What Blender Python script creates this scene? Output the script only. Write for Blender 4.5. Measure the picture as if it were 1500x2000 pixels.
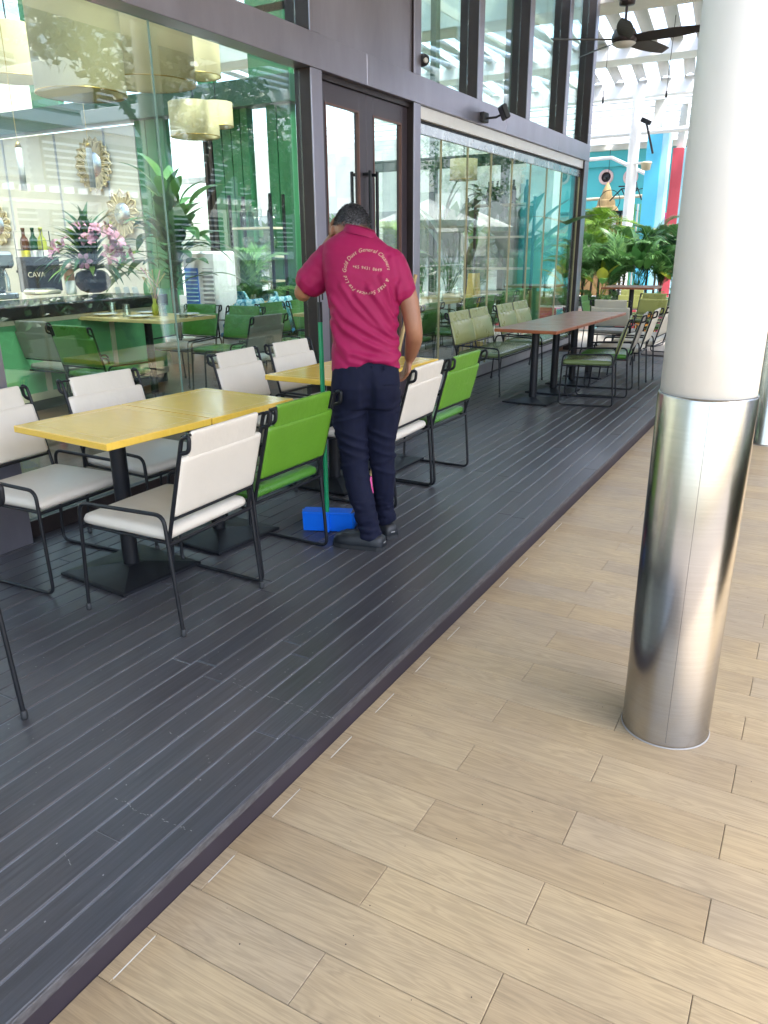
import bpy, bmesh, math, random
from mathutils import Vector, Matrix, noise
from mathutils.bvhtree import BVHTree
random.seed(7)
for o in list(bpy.data.objects): bpy.data.objects.remove(o)
S = bpy.context.scene
C = S.collection
R_ = math.radians

# ------------------------------------------------------------------ camera
AX = Vector((0.8731, 0.1519, -0.4632)); AY = Vector((0.4873, -0.2876, 0.8245)); AZ = Vector((-0.0078, -0.9456, -0.3253))
AX.normalize(); AY = (AY - AX*AX.dot(AY)).normalized(); AZ = AX.cross(AY)
FPX = 1490.0; EYE = Vector((0, 0, 1.6))
cam_d = bpy.data.cameras.new('camera'); cam = bpy.data.objects.new('camera', cam_d); C.objects.link(cam)
cam_d.sensor_fit = 'VERTICAL'; cam_d.sensor_height = 36.0; cam_d.lens = FPX/2000*36
cam_d.clip_start = 0.05; cam_d.clip_end = 600
rgt = Vector((AX.x, AY.x, AZ.x)); dwn = Vector((AX.y, AY.y, AZ.y)); fwd = Vector((AX.z, AY.z, AZ.z))
m3 = Matrix((rgt, -dwn, -fwd)).transposed()
cam.matrix_world = Matrix.Translation(EYE) @ m3.to_4x4()
S.camera = cam
def ray(px, py): return rgt*((px-750)/FPX) + dwn*((py-1000)/FPX) + fwd
def onx(px, py, x): d = ray(px, py); return EYE + d*(x/d.x)
def ony(px, py, y): d = ray(px, py); return EYE + d*(y/d.y)
def onz(px, py, z): d = ray(px, py); return EYE + d*((z-1.6)/d.z)

# ------------------------------------------------------------------ light
SUN_EL, SUN_AZ = 60.0, 105.0          # azimuth clockwise from +Y
w = bpy.data.worlds.new('World'); S.world = w; w.use_nodes = True
nt = w.node_tree; nt.nodes.clear()
sk = nt.nodes.new('ShaderNodeTexSky'); sk.sky_type = 'NISHITA'; sk.sun_disc = False
sk.sun_elevation = R_(SUN_EL); sk.sun_rotation = R_(SUN_AZ); sk.air_density = 1.0; sk.dust_density = 3.0; sk.ozone_density = 1.0
bg = nt.nodes.new('ShaderNodeBackground'); bg.inputs['Strength'].default_value = 0.15
ow = nt.nodes.new('ShaderNodeOutputWorld')
nt.links.new(sk.outputs[0], bg.inputs[0]); nt.links.new(bg.outputs[0], ow.inputs[0])
sd = bpy.data.lights.new('sun', 'SUN'); sun = bpy.data.objects.new('sun', sd); C.objects.link(sun)
sd.energy = 2.0; sd.angle = R_(12); sd.color = (1.0, 0.97, 0.93)
el, az = R_(SUN_EL), R_(SUN_AZ)
sv = Vector((math.sin(az)*math.cos(el), math.cos(az)*math.cos(el), math.sin(el)))
sun.rotation_euler = sv.to_track_quat('Z', 'Y').to_euler()
vs = S.view_settings; vs.view_transform = 'Standard'; vs.look = 'None'; vs.gamma = 1; vs.use_curve_mapping = False
vs.exposure = 2.78
S.render.engine = 'CYCLES'
S.cycles.max_bounces = 6; S.cycles.transparent_max_bounces = 14; S.cycles.glossy_bounces = 3; S.cycles.diffuse_bounces = 3; S.cycles.caustics_reflective = False; S.cycles.caustics_refractive = False

# ------------------------------------------------------------------ materials
MATS = {}
def N(nt, t, **kw):
    n = nt.nodes.new('ShaderNode'+t)
    for k, v in kw.items():
        if k in n.inputs: n.inputs[k].default_value = v
        else: setattr(n, k, v)
    return n
def base_mat(name):
    m = bpy.data.materials.new(name); m.use_nodes = True
    nt = m.node_tree; b = nt.nodes['Principled BSDF']; MATS[name] = m
    return m, nt, b
def ramp(nt, stops):
    r = nt.nodes.new('ShaderNodeValToRGB'); e = r.color_ramp.elements
    while len(e) < len(stops): e.new(0.5)
    for i, (p, c) in enumerate(stops): e[i].position = p; e[i].color = (*c, 1) if len(c) == 3 else c
    return r
def plain(name, col, rough=0.5, metal=0.0, var=0.12, scale=6.0, bump=0.0, bscale=60.0, spec=0.5, coat=0.0, stretch=None, rvar=0.1, vcoord='Object'):
    """principled with a little noise in colour, roughness and relief"""
    m, nt, b = base_mat(name)
    tc = N(nt, 'TexCoord'); mp = N(nt, 'Mapping')
    if stretch: mp.inputs['Scale'].default_value = stretch
    nt.links.new(tc.outputs[vcoord], mp.inputs[0])
    n1 = N(nt, 'TexNoise', Scale=scale, Detail=5.0, Roughness=0.6)
    nt.links.new(mp.outputs[0], n1.inputs['Vector'])
    lo = tuple(c*(1-var) for c in col); hi = tuple(min(1, c*(1+var)) for c in col)
    r = ramp(nt, [(0.3, lo), (0.7, hi)]); nt.links.new(n1.outputs[0], r.inputs[0])
    nt.links.new(r.outputs[0], b.inputs['Base Color'])
    mr = N(nt, 'MapRange'); mr.inputs[3].default_value = max(0.02, rough-rvar); mr.inputs[4].default_value = min(1, rough+rvar)
    nt.links.new(n1.outputs[0], mr.inputs[0]); nt.links.new(mr.outputs[0], b.inputs['Roughness'])
    b.inputs['Metallic'].default_value = metal; b.inputs['Specular IOR Level'].default_value = spec
    if coat: b.inputs['Coat Weight'].default_value = coat; b.inputs['Coat Roughness'].default_value = 0.12
    if bump:
        n2 = N(nt, 'TexNoise', Scale=bscale, Detail=4.0); nt.links.new(mp.outputs[0], n2.inputs['Vector'])
        bp = N(nt, 'Bump', Strength=bump, Distance=0.01); nt.links.new(n2.outputs[0], bp.inputs['Height']); nt.links.new(bp.outputs[0], b.inputs['Normal'])
    return m
def randval(nt):
    oi = N(nt, 'ObjectInfo'); ge = N(nt, 'NewGeometry')
    a = N(nt, 'Math', operation='ADD'); nt.links.new(oi.outputs['Random'], a.inputs[0]); nt.links.new(ge.outputs['Random Per Island'], a.inputs[1])
    f = N(nt, 'Math', operation='FRACT'); nt.links.new(a.outputs[0], f.inputs[0])
    return f, ge
def shifted_pos(nt, f, ge, sc, amp=37.0):
    mul = N(nt, 'Math', operation='MULTIPLY'); mul.inputs[1].default_value = amp; nt.links.new(f.outputs[0], mul.inputs[0])
    cx = N(nt, 'CombineXYZ'); 
    for i in range(3): nt.links.new(mul.outputs[0], cx.inputs[i])
    ad = N(nt, 'VectorMath', operation='ADD'); nt.links.new(ge.outputs['Position'], ad.inputs[0]); nt.links.new(cx.outputs[0], ad.inputs[1])
    mp = N(nt, 'Mapping'); mp.inputs['Scale'].default_value = sc; nt.links.new(ad.outputs[0], mp.inputs[0])
    return mp
def mixrgb(nt, a, b_, fac, mode='MIX'):
    m = N(nt, 'Mix', data_type='RGBA', blend_type=mode)
    for sock, v in ((m.inputs[6], a), (m.inputs[7], b_)):
        if isinstance(v, tuple): sock.default_value = (*v, 1)
        else: nt.links.new(v, sock)
    if isinstance(fac, float): m.inputs[0].default_value = fac
    else: nt.links.new(fac, m.inputs[0])
    return m.outputs[2]
def wood_tile():
    m, nt, b = base_mat('tile_wood')
    f, ge = randval(nt)
    tone = ramp(nt, [(0.0, (0.36, 0.278, 0.175)), (0.3, (0.41, 0.325, 0.21)), (0.55, (0.385, 0.314, 0.22)), (0.8, (0.425, 0.335, 0.21)), (1.0, (0.37, 0.30, 0.21))])
    nt.links.new(f.outputs[0], tone.inputs[0])
    mp = shifted_pos(nt, f, ge, (1.1, 13.0, 1.0))
    wv = N(nt, 'TexNoise', Scale=1.6, Detail=3.0, Distortion=1.2); nt.links.new(mp.outputs[0], wv.inputs['Vector'])
    k = N(nt, 'Math', operation='MULTIPLY'); k.inputs[1].default_value = 46.0; nt.links.new(wv.outputs[0], k.inputs[0])
    sn = N(nt, 'Math', operation='SINE'); nt.links.new(k.outputs[0], sn.inputs[0])
    gr = ramp(nt, [(0.0, (0.86,)*3), (0.55, (1.0,)*3), (1.0, (1.08,)*3)])
    mr = N(nt, 'MapRange'); mr.inputs[1].default_value = -1; nt.links.new(sn.outputs[0], mr.inputs[0]); nt.links.new(mr.outputs[0], gr.inputs[0])
    c1 = mixrgb(nt, tone.outputs[0], gr.outputs[0], 0.8, 'MULTIPLY')
    mp2 = shifted_pos(nt, f, ge, (6.0, 190.0, 1.0))
    fn = N(nt, 'TexNoise', Scale=1.5, Detail=4.0, Roughness=0.7); nt.links.new(mp2.outputs[0], fn.inputs['Vector'])
    g2 = ramp(nt, [(0.32, (0.78,)*3), (0.6, (1.06,)*3)]); nt.links.new(fn.outputs[0], g2.inputs[0])
    c2 = mixrgb(nt, c1, g2.outputs[0], 0.65, 'MULTIPLY')
    mp3 = N(nt, 'Mapping'); mp3.inputs['Scale'].default_value = (1.6, 1.6, 1.6); nt.links.new(ge.outputs['Position'], mp3.inputs[0])
    bl = N(nt, 'TexNoise', Scale=1.5, Detail=3.0); nt.links.new(mp3.outputs[0], bl.inputs['Vector'])
    g3 = ramp(nt, [(0.35, (0.9, 0.9, 0.92)), (0.65, (1.05, 1.04, 1.0))]); nt.links.new(bl.outputs[0], g3.inputs[0])
    c3 = mixrgb(nt, c2, g3.outputs[0], 1.0, 'MULTIPLY')
    nt.links.new(c3, b.inputs['Base Color'])
    rr = N(nt, 'MapRange'); rr.inputs[3].default_value = 0.38; rr.inputs[4].default_value = 0.55; nt.links.new(bl.outputs[0], rr.inputs[0]); nt.links.new(rr.outputs[0], b.inputs['Roughness'])
    bp = N(nt, 'Bump', Strength=0.12, Distance=0.003); nt.links.new(fn.outputs[0], bp.inputs['Height']); nt.links.new(bp.outputs[0], b.inputs['Normal'])
    b.inputs['Specular IOR Level'].default_value = 0.4
wood_tile()
def deck_wood():
    m, nt, b = base_mat('deck_wood')
    f, ge = randval(nt)
    tone = ramp(nt, [(0.0, (0.042, 0.043, 0.051)), (0.5, (0.060, 0.057, 0.062)), (1.0, (0.051, 0.054, 0.064))]); nt.links.new(f.outputs[0], tone.inputs[0])
    mp = shifted_pos(nt, f, ge, (60.0, 2.2, 1.0))
    fn = N(nt, 'TexNoise', Scale=1.6, Detail=5.0, Roughness=0.65); nt.links.new(mp.outputs[0], fn.inputs['Vector'])
    g = ramp(nt, [(0.3, (0.6,)*3), (0.65, (1.3,)*3)]); nt.links.new(fn.outputs[0], g.inputs[0])
    c1 = mixrgb(nt, tone.outputs[0], g.outputs[0], 0.8, 'MULTIPLY')
    # worn scuffs: pale thin scratches and dusty patches
    mp2 = N(nt, 'Mapping'); mp2.inputs['Scale'].default_value = (26.0, 3.2, 1.0); mp2.inputs['Rotation'].default_value = (0, 0, 0.16); nt.links.new(ge.outputs['Position'], mp2.inputs[0])
    sc = N(nt, 'TexNoise', Scale=2.2, Detail=8.0, Roughness=0.75); nt.links.new(mp2.outputs[0], sc.inputs['Vector'])
    s1 = ramp(nt, [(0.60, (0.0,)*3), (0.72, (1.0,)*3)]); nt.links.new(sc.outputs[0], s1.inputs[0])
    pt = N(nt, 'TexNoise', Scale=1.3, Detail=3.0); nt.links.new(ge.outputs['Position'], pt.inputs['Vector'])
    s2 = ramp(nt, [(0.42, (0.0,)*3), (0.68, (1.0,)*3)]); nt.links.new(pt.outputs[0], s2.inputs[0])
    mm = N(nt, 'Math', operation='MULTIPLY', use_clamp=True); nt.links.new(s1.outputs[0], mm.inputs[0]); nt.links.new(s2.outputs[0], mm.inputs[1])
    c2 = mixrgb(nt, c1, (0.14, 0.138, 0.135), mm.outputs[0])
    vo = N(nt, 'TexVoronoi', Scale=9.0); nt.links.new(ge.outputs['Position'], vo.inputs['Vector'])
    s3 = ramp(nt, [(0.0, (1.0,)*3), (0.06, (0.0,)*3)]); nt.links.new(vo.outputs['Distance'], s3.inputs[0])
    sp = N(nt, 'Math', operation='MULTIPLY'); nt.links.new(s3.outputs[0], sp.inputs[0]); nt.links.new(s2.outputs[0], sp.inputs[1])
    c3 = mixrgb(nt, c2, (0.3, 0.3, 0.3), sp.outputs[0])
    nt.links.new(c3, b.inputs['Base Color'])
    rr = N(nt, 'MapRange'); rr.inputs[3].default_value = 0.17; rr.inputs[4].default_value = 0.36; nt.links.new(pt.outputs[0], rr.inputs[0])
    ra = N(nt, 'Math', operation='MULTIPLY_ADD'); ra.inputs[1].default_value = 0.14; nt.links.new(fn.outputs[0], ra.inputs[0]); nt.links.new(rr.outputs[0], ra.inputs[2])
    nt.links.new(ra.outputs[0], b.inputs['Roughness'])
    bp = N(nt, 'Bump', Strength=0.15, Distance=0.003); nt.links.new(fn.outputs[0], bp.inputs['Height']); nt.links.new(bp.outputs[0], b.inputs['Normal'])
deck_wood()
def grain(name, c0, c1, rough, stretch, coat=0.0, vary=True):
    m, nt, b = base_mat(name)
    f, ge = randval(nt)
    tc = N(nt, 'TexCoord'); mp = N(nt, 'Mapping'); mp.inputs['Scale'].default_value = stretch; nt.links.new(tc.outputs['Object'], mp.inputs[0])
    fn = N(nt, 'TexNoise', Scale=1.5, Detail=5.0, Roughness=0.65, Distortion=0.4); nt.links.new(mp.outputs[0], fn.inputs['Vector'])
    r = ramp(nt, [(0.3, c0), (0.7, c1)]); nt.links.new(fn.outputs[0], r.inputs[0]); nt.links.new(r.outputs[0], b.inputs['Base Color'])
    rn_ = N(nt, 'TexNoise', Scale=7.0, Detail=6.0, Roughness=0.7); nt.links.new(tc.outputs['Object'], rn_.inputs['Vector'])
    rm = N(nt, 'MapRange'); rm.inputs[1].default_value = 0.35; rm.inputs[2].default_value = 0.7; rm.inputs[3].default_value = max(.05, rough-.03); rm.inputs[4].default_value = rough+.05
    nt.links.new(rn_.outputs[0], rm.inputs[0]); nt.links.new(rm.outputs[0], b.inputs['Roughness'])
    if coat: b.inputs['Coat Weight'].default_value = coat; b.inputs['Coat Roughness'].default_value = 0.08
grain('yellow_top', (0.86, 0.54, 0.07), (0.92, 0.60, 0.10), 0.20, (3, 40, 3), 0.35)
grain('yellow_pale', (0.62, 0.45, 0.16), (0.72, 0.54, 0.22), 0.32, (40, 3, 3), 0.3)
grain('brown_top', (0.27, 0.12, 0.065), (0.40, 0.19, 0.11), 0.34, (40, 2.5, 3), 0.3)
grain('brown_edge', (0.25, 0.075, 0.03), (0.34, 0.11, 0.045), 0.35, (3, 8, 3))
grain('inner_floor', (0.11, 0.055, 0.03), (0.19, 0.10, 0.055), 0.32, (12, 1.2, 1))
grain('thatch', (0.36, 0.25, 0.11), (0.50, 0.37, 0.18), 0.8, (30, 30, 2))
plain('yellow_line', (0.85, 0.62, 0.22), 0.3)
plain('black_steel', (0.008, 0.009, 0.012), 0.42, 0.0, 0.2, 12, spec=0.3)
plain('black_plastic', (0.014, 0.015, 0.018), 0.5, 0.0, 0.2, 12)
plain('rubber', (0.02, 0.022, 0.025), 0.6)
plain('bronze', (0.33, 0.315, 0.37), 0.34, 0.8, 0.16, 2.2, stretch=(1, 1, 0.35), rvar=0.08)
plain('bronze_dark', (0.036, 0.027, 0.027), 0.38, 0.35, 0.2, 3.0)
plain('door_paint', (0.062, 0.050, 0.062), 0.36, 0.2, 0.08, 2.0)
plain('door_bead', (0.13, 0.06, 0.045), 0.35)
plain('white_leather', (0.66, 0.605, 0.52), 0.42, var=0.04, scale=3, bump=0.14, bscale=30)
plain('taupe_leather', (0.27, 0.25, 0.205), 0.42, var=0.06, scale=5, bump=0.10, bscale=180)
plain('cream_leather', (0.58, 0.53, 0.42), 0.42, var=0.05, scale=5, bump=0.10, bscale=180)
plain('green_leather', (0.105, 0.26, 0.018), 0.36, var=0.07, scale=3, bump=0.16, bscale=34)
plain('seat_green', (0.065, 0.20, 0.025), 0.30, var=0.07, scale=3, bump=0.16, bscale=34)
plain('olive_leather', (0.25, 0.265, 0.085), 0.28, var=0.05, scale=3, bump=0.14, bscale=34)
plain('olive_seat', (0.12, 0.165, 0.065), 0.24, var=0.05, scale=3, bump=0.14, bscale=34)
plain('blue_seat', (0.02, 0.14, 0.32), 0.5)
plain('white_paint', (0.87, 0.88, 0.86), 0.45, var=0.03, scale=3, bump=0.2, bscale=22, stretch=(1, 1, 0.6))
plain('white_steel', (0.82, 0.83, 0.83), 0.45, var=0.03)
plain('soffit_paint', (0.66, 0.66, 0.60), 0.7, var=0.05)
plain('riser', (0.022, 0.017, 0.026), 0.5, var=0.25, scale=4)
plain('gap_glint', (0.20, 0.22, 0.26), 0.7, var=0.3, scale=9)  # pale gap colour paints the sky highlights along the board edges
plain('nosing_wear', (0.065, 0.062, 0.066), 0.6, var=0.45, scale=14, stretch=(6, 2.2, 6))
plain('grout', (0.20, 0.17, 0.14), 0.85, var=0.2)
plain('white_grout', (0.62, 0.61, 0.57), 0.8)
plain('stone_curb', (0.30, 0.30, 0.30), 0.55, var=0.1)
plain('cream_wall', (0.62, 0.60, 0.50), 0.7, var=0.04)
plain('white_wall', (0.72, 0.73, 0.72), 0.7, var=0.05)
plain('grey_wall', (0.36, 0.37, 0.39), 0.7, var=0.1)
plain('green_wall', (0.025, 0.15, 0.06), 0.45, var=0.12, scale=3, stretch=(8, 8, 0.6))
plain('dark_green', (0.012, 0.050, 0.028), 0.45, var=0.15)
plain('counter_green', (0.13, 0.40, 0.18), 0.5, var=0.05)
plain('counter_black', (0.012, 0.012, 0.016), 0.2)
plain('moulding', (0.62, 0.55, 0.40), 0.5)
plain('brass', (0.55, 0.38, 0.12), 0.3, 0.9)
plain('teal_wall', (0.085, 0.50, 0.54), 0.6, var=0.05, scale=1)
plain('sky_blue', (0.10, 0.52, 0.75), 0.5, var=0.03)
plain('pale_blue', (0.40, 0.72, 0.82), 0.5, var=0.03)
plain('coral_red', (0.66, 0.085, 0.11), 0.5, var=0.04)
plain('pink_ring', (0.72, 0.52, 0.50), 0.6)
plain('plywood', (0.36, 0.22, 0.09), 0.7, var=0.2)
plain('pink_paint', (0.75, 0.10, 0.32), 0.6)
plain('orange_paint', (0.80, 0.35, 0.06), 0.6)
plain('canvas_white', (0.78, 0.78, 0.76), 0.8, var=0.04)
plain('bark', (0.10, 0.075, 0.05), 0.85, var=0.35, bump=0.6, bscale=12)
plain('pan_blue', (0.004, 0.15, 0.80), 0.36, var=0.08)
plain('handle_green', (0.0, 0.30, 0.12), 0.35)
plain('glove_red', (0.75, 0.06, 0.08), 0.6)
plain('paper', (0.8, 0.8, 0.78), 0.8)
plain('porcelain', (0.82, 0.80, 0.72), 0.25)
plain('cutlery', (0.6, 0.6, 0.6), 0.25, 1.0)
plain('fan_wood', (0.022, 0.017, 0.017), 0.45, var=0.2)
plain('fan_metal', (0.07, 0.06, 0.065), 0.35, 0.6)
plain('fan_lens', (0.6, 0.6, 0.58), 0.4)
plain('bottle_green', (0.01, 0.05, 0.02), 0.1)
plain('bottle_amber', (0.10, 0.03, 0.01), 0.1)
plain('label_yellow', (0.75, 0.65, 0.05), 0.5)
plain('label_white', (0.75, 0.75, 0.72), 0.5)
plain('peach', (0.85, 0.40, 0.18), 0.4)
plain('cooler_white', (0.70, 0.72, 0.74), 0.4)
plain('cooler_blue', (0.03, 0.16, 0.55), 0.5)
plain('stainless', (0.55, 0.57, 0.58), 0.28, 1.0, 0.05)
plain('lily_pink', (0.58, 0.27, 0.36), 0.5, var=0.3, scale=20)
plain('skin', (0.30, 0.135, 0.072), 0.45, var=0.12, scale=9, bump=0.06, bscale=220)
plain('trouser', (0.0050, 0.0068, 0.022), 0.8, spec=0.2, var=0.15, scale=30, bump=0.05, bscale=700)
plain('shoe', (0.007, 0.010, 0.015), 0.5, var=0.15, scale=20)
plain('shirt_print', (0.52, 0.36, 0.24), 0.5, var=0.1)
plain('chalk', (0.28, 0.28, 0.28), 0.9, var=0.4, scale=60)
plain('soil', (0.05, 0.035, 0.025), 0.9)
plain('plaza', (0.42, 0.39, 0.34), 0.6, var=0.08, scale=2)
def leafmat(name, c0, c1, rough=0.35, trans=0.25):
    m, nt, b = base_mat(name)
    f, ge = randval(nt)
    r = ramp(nt, [(0.0, c0), (1.0, c1)]); nt.links.new(f.outputs[0], r.inputs[0])
    nt.links.new(r.outputs[0], b.inputs['Base Color']); b.inputs['Roughness'].default_value = rough
    t = N(nt, 'BsdfTranslucent'); nt.links.new(r.outputs[0], t.inputs[0])
    mx = N(nt, 'MixShader'); mx.inputs[0].default_value = trans
    out = nt.nodes['Material Output']
    nt.links.new(b.outputs[0], mx.inputs[1]); nt.links.new(t.outputs[0], mx.inputs[2]); nt.links.new(mx.outputs[0], out.inputs[0])
leafmat('lamp_fabric', (0.74, 0.68, 0.46), (0.78, 0.72, 0.50), 0.8, 0.6)
plain('mirror_rattan', (0.46, 0.38, 0.22), 0.7, var=0.2)
leafmat('palm_leaf', (0.06, 0.17, 0.06), (0.16, 0.32, 0.10))
leafmat('palm_light', (0.12, 0.27, 0.03), (0.25, 0.40, 0.05))
leafmat('broad_leaf', (0.03, 0.11, 0.03), (0.09, 0.23, 0.06), 0.28)
leafmat('dark_leaf', (0.02, 0.075, 0.03), (0.06, 0.17, 0.06))
leafmat('tree_leaf', (0.022, 0.055, 0.018), (0.06, 0.12, 0.03))
leafmat('yellow_leaf', (0.45, 0.45, 0.05), (0.25, 0.38, 0.05))
def brushed():
    m, nt, b = base_mat('brushed_steel')
    tc = N(nt, 'TexCoord'); mp = N(nt, 'Mapping'); mp.inputs['Scale'].default_value = (3, 3, 260); nt.links.new(tc.outputs['Object'], mp.inputs[0])
    n1 = N(nt, 'TexNoise', Scale=1.0, Detail=3.0); nt.links.new(mp.outputs[0], n1.inputs['Vector'])
    r = ramp(nt, [(0.3, (0.37, 0.36, 0.345)), (0.7, (0.41, 0.40, 0.385))]); nt.links.new(n1.outputs[0], r.inputs[0]); nt.links.new(r.outputs[0], b.inputs['Base Color'])
    n2 = N(nt, 'TexNoise', Scale=5.0, Detail=5.0); nt.links.new(tc.outputs['Object'], n2.inputs['Vector'])
    mr = N(nt, 'MapRange'); mr.inputs[3].default_value = 0.13; mr.inputs[4].default_value = 0.24; nt.links.new(n2.outputs[0], mr.inputs[0]); nt.links.new(mr.outputs[0], b.inputs['Roughness'])
    b.inputs['Metallic'].default_value = 1.0; b.inputs['Anisotropic'].default_value = 0.75
    tg = N(nt, 'Tangent', direction_type='RADIAL', axis='Z'); nt.links.new(tg.outputs[0], b.inputs['Tangent'])
    b.inputs['Anisotropic Rotation'].default_value = 0.0
brushed()
def glass(name, tint=(0.90, 0.955, 0.93), r0=0.04, edge=False):
    m, nt, b = base_mat(name); nt.nodes.remove(b)
    out = nt.nodes['Material Output']
    ge = N(nt, 'NewGeometry'); dt = N(nt, 'VectorMath', operation='DOT_PRODUCT')
    nt.links.new(ge.outputs['Normal'], dt.inputs[0]); nt.links.new(ge.outputs['Incoming'], dt.inputs[1])
    ab = N(nt, 'Math', operation='ABSOLUTE'); nt.links.new(dt.outputs['Value'], ab.inputs[0])
    s1 = N(nt, 'Math', operation='SUBTRACT'); s1.inputs[0].default_value = 1.0; nt.links.new(ab.outputs[0], s1.inputs[1])
    p5 = N(nt, 'Math', operation='POWER'); p5.inputs[1].default_value = 5.0; nt.links.new(s1.outputs[0], p5.inputs[0])
    ma = N(nt, 'Math', operation='MULTIPLY_ADD'); ma.inputs[1].default_value = 1-r0; ma.inputs[2].default_value = r0; nt.links.new(p5.outputs[0], ma.inputs[0])
    tr = N(nt, 'BsdfTransparent'); tr.inputs[0].default_value = (*tint, 1)
    gl = N(nt, 'BsdfGlossy'); gl.inputs['Roughness'].default_value = 0.0; gl.inputs[0].default_value = (0.96, 1, 0.98, 1)
    mx = N(nt, 'MixShader'); nt.links.new(ma.outputs[0], mx.inputs[0]); nt.links.new(tr.outputs[0], mx.inputs[1]); nt.links.new(gl.outputs[0], mx.inputs[2])
    nt.links.new(mx.outputs[0], out.inputs[0])
glass('facade_glass', (0.90, 0.965, 0.935), 0.10)
glass('clear_glass', (0.96, 0.98, 0.97), 0.06)
glass('drink_glass', (0.88, 0.90, 0.90), 0.12)
plain('glass_edge', (0.20, 0.33, 0.28), 0.2)
plain('glass_seal', (0.42, 0.36, 0.20), 0.4)
def translucent_white():
    m, nt, b = base_mat('louvre_white')
    tc = N(nt, 'TexCoord'); n1 = N(nt, 'TexNoise', Scale=2.0); nt.links.new(tc.outputs['Object'], n1.inputs['Vector'])
    r = ramp(nt, [(0.3, (0.66, 0.68, 0.69)), (0.7, (0.72, 0.73, 0.73))]); nt.links.new(n1.outputs[0], r.inputs[0]); nt.links.new(r.outputs[0], b.inputs['Base Color']); b.inputs['Roughness'].default_value = 0.5
    t = N(nt, 'BsdfTranslucent'); nt.links.new(r.outputs[0], t.inputs[0]); mx = N(nt, 'MixShader'); mx.inputs[0].default_value = 0.06
    nt.links.new(b.outputs[0], mx.inputs[1]); nt.links.new(t.outputs[0], mx.inputs[2]); nt.links.new(mx.outputs[0], nt.nodes['Material Output'].inputs[0])
translucent_white()
def tropical():
    m, nt, b = base_mat('tropical_print')
    tc = N(nt, 'TexCoord'); v = N(nt, 'TexNoise', Scale=9.0, Detail=2.0, Distortion=1.6); nt.links.new(tc.outputs['Object'], v.inputs['Vector'])
    r = ramp(nt, [(0.35, (0.03, 0.16, 0.26)), (0.45, (0.08, 0.38, 0.48)), (0.52, (0.55, 0.70, 0.72)), (0.62, (0.10, 0.42, 0.52))]); nt.links.new(v.outputs[0], r.inputs[0]); nt.links.new(r.outputs[0], b.inputs['Base Color'])
tropical()
def shirtmat():
    m, nt, b = base_mat('shirt')
    tc = N(nt, 'TexCoord')
    n1 = N(nt, 'TexNoise', Scale=6.0, Detail=4.0); nt.links.new(tc.outputs['Object'], n1.inputs['Vector'])
    r = ramp(nt, [(0.3, (0.265, 0.0085, 0.064)), (0.7, (0.31, 0.011, 0.078))]); nt.links.new(n1.outputs[0], r.inputs[0]); nt.links.new(r.outputs[0], b.inputs['Base Color'])
    b.inputs['Roughness'].default_value = 0.6; b.inputs['Specular IOR Level'].default_value = 0.22
    n2 = N(nt, 'TexNoise', Scale=900.0, Detail=1.0); nt.links.new(tc.outputs['Object'], n2.inputs['Vector'])
    bp = N(nt, 'Bump', Strength=0.12, Distance=0.002); nt.links.new(n2.outputs[0], bp.inputs['Height']); nt.links.new(bp.outputs[0], b.inputs['Normal'])
shirtmat()
def hairmat():
    m, nt, b = base_mat('hair')
    f, ge = randval(nt)
    r = ramp(nt, [(0.0, (0.010, 0.010, 0.012)), (0.5, (0.02, 0.02, 0.023)), (0.62, (0.16, 0.16, 0.17)), (1.0, (0.42, 0.42, 0.45))]); nt.links.new(f.outputs[0], r.inputs[0])
    nt.links.new(r.outputs[0], b.inputs['Base Color']); b.inputs['Roughness'].default_value = 0.42
hairmat()

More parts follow.
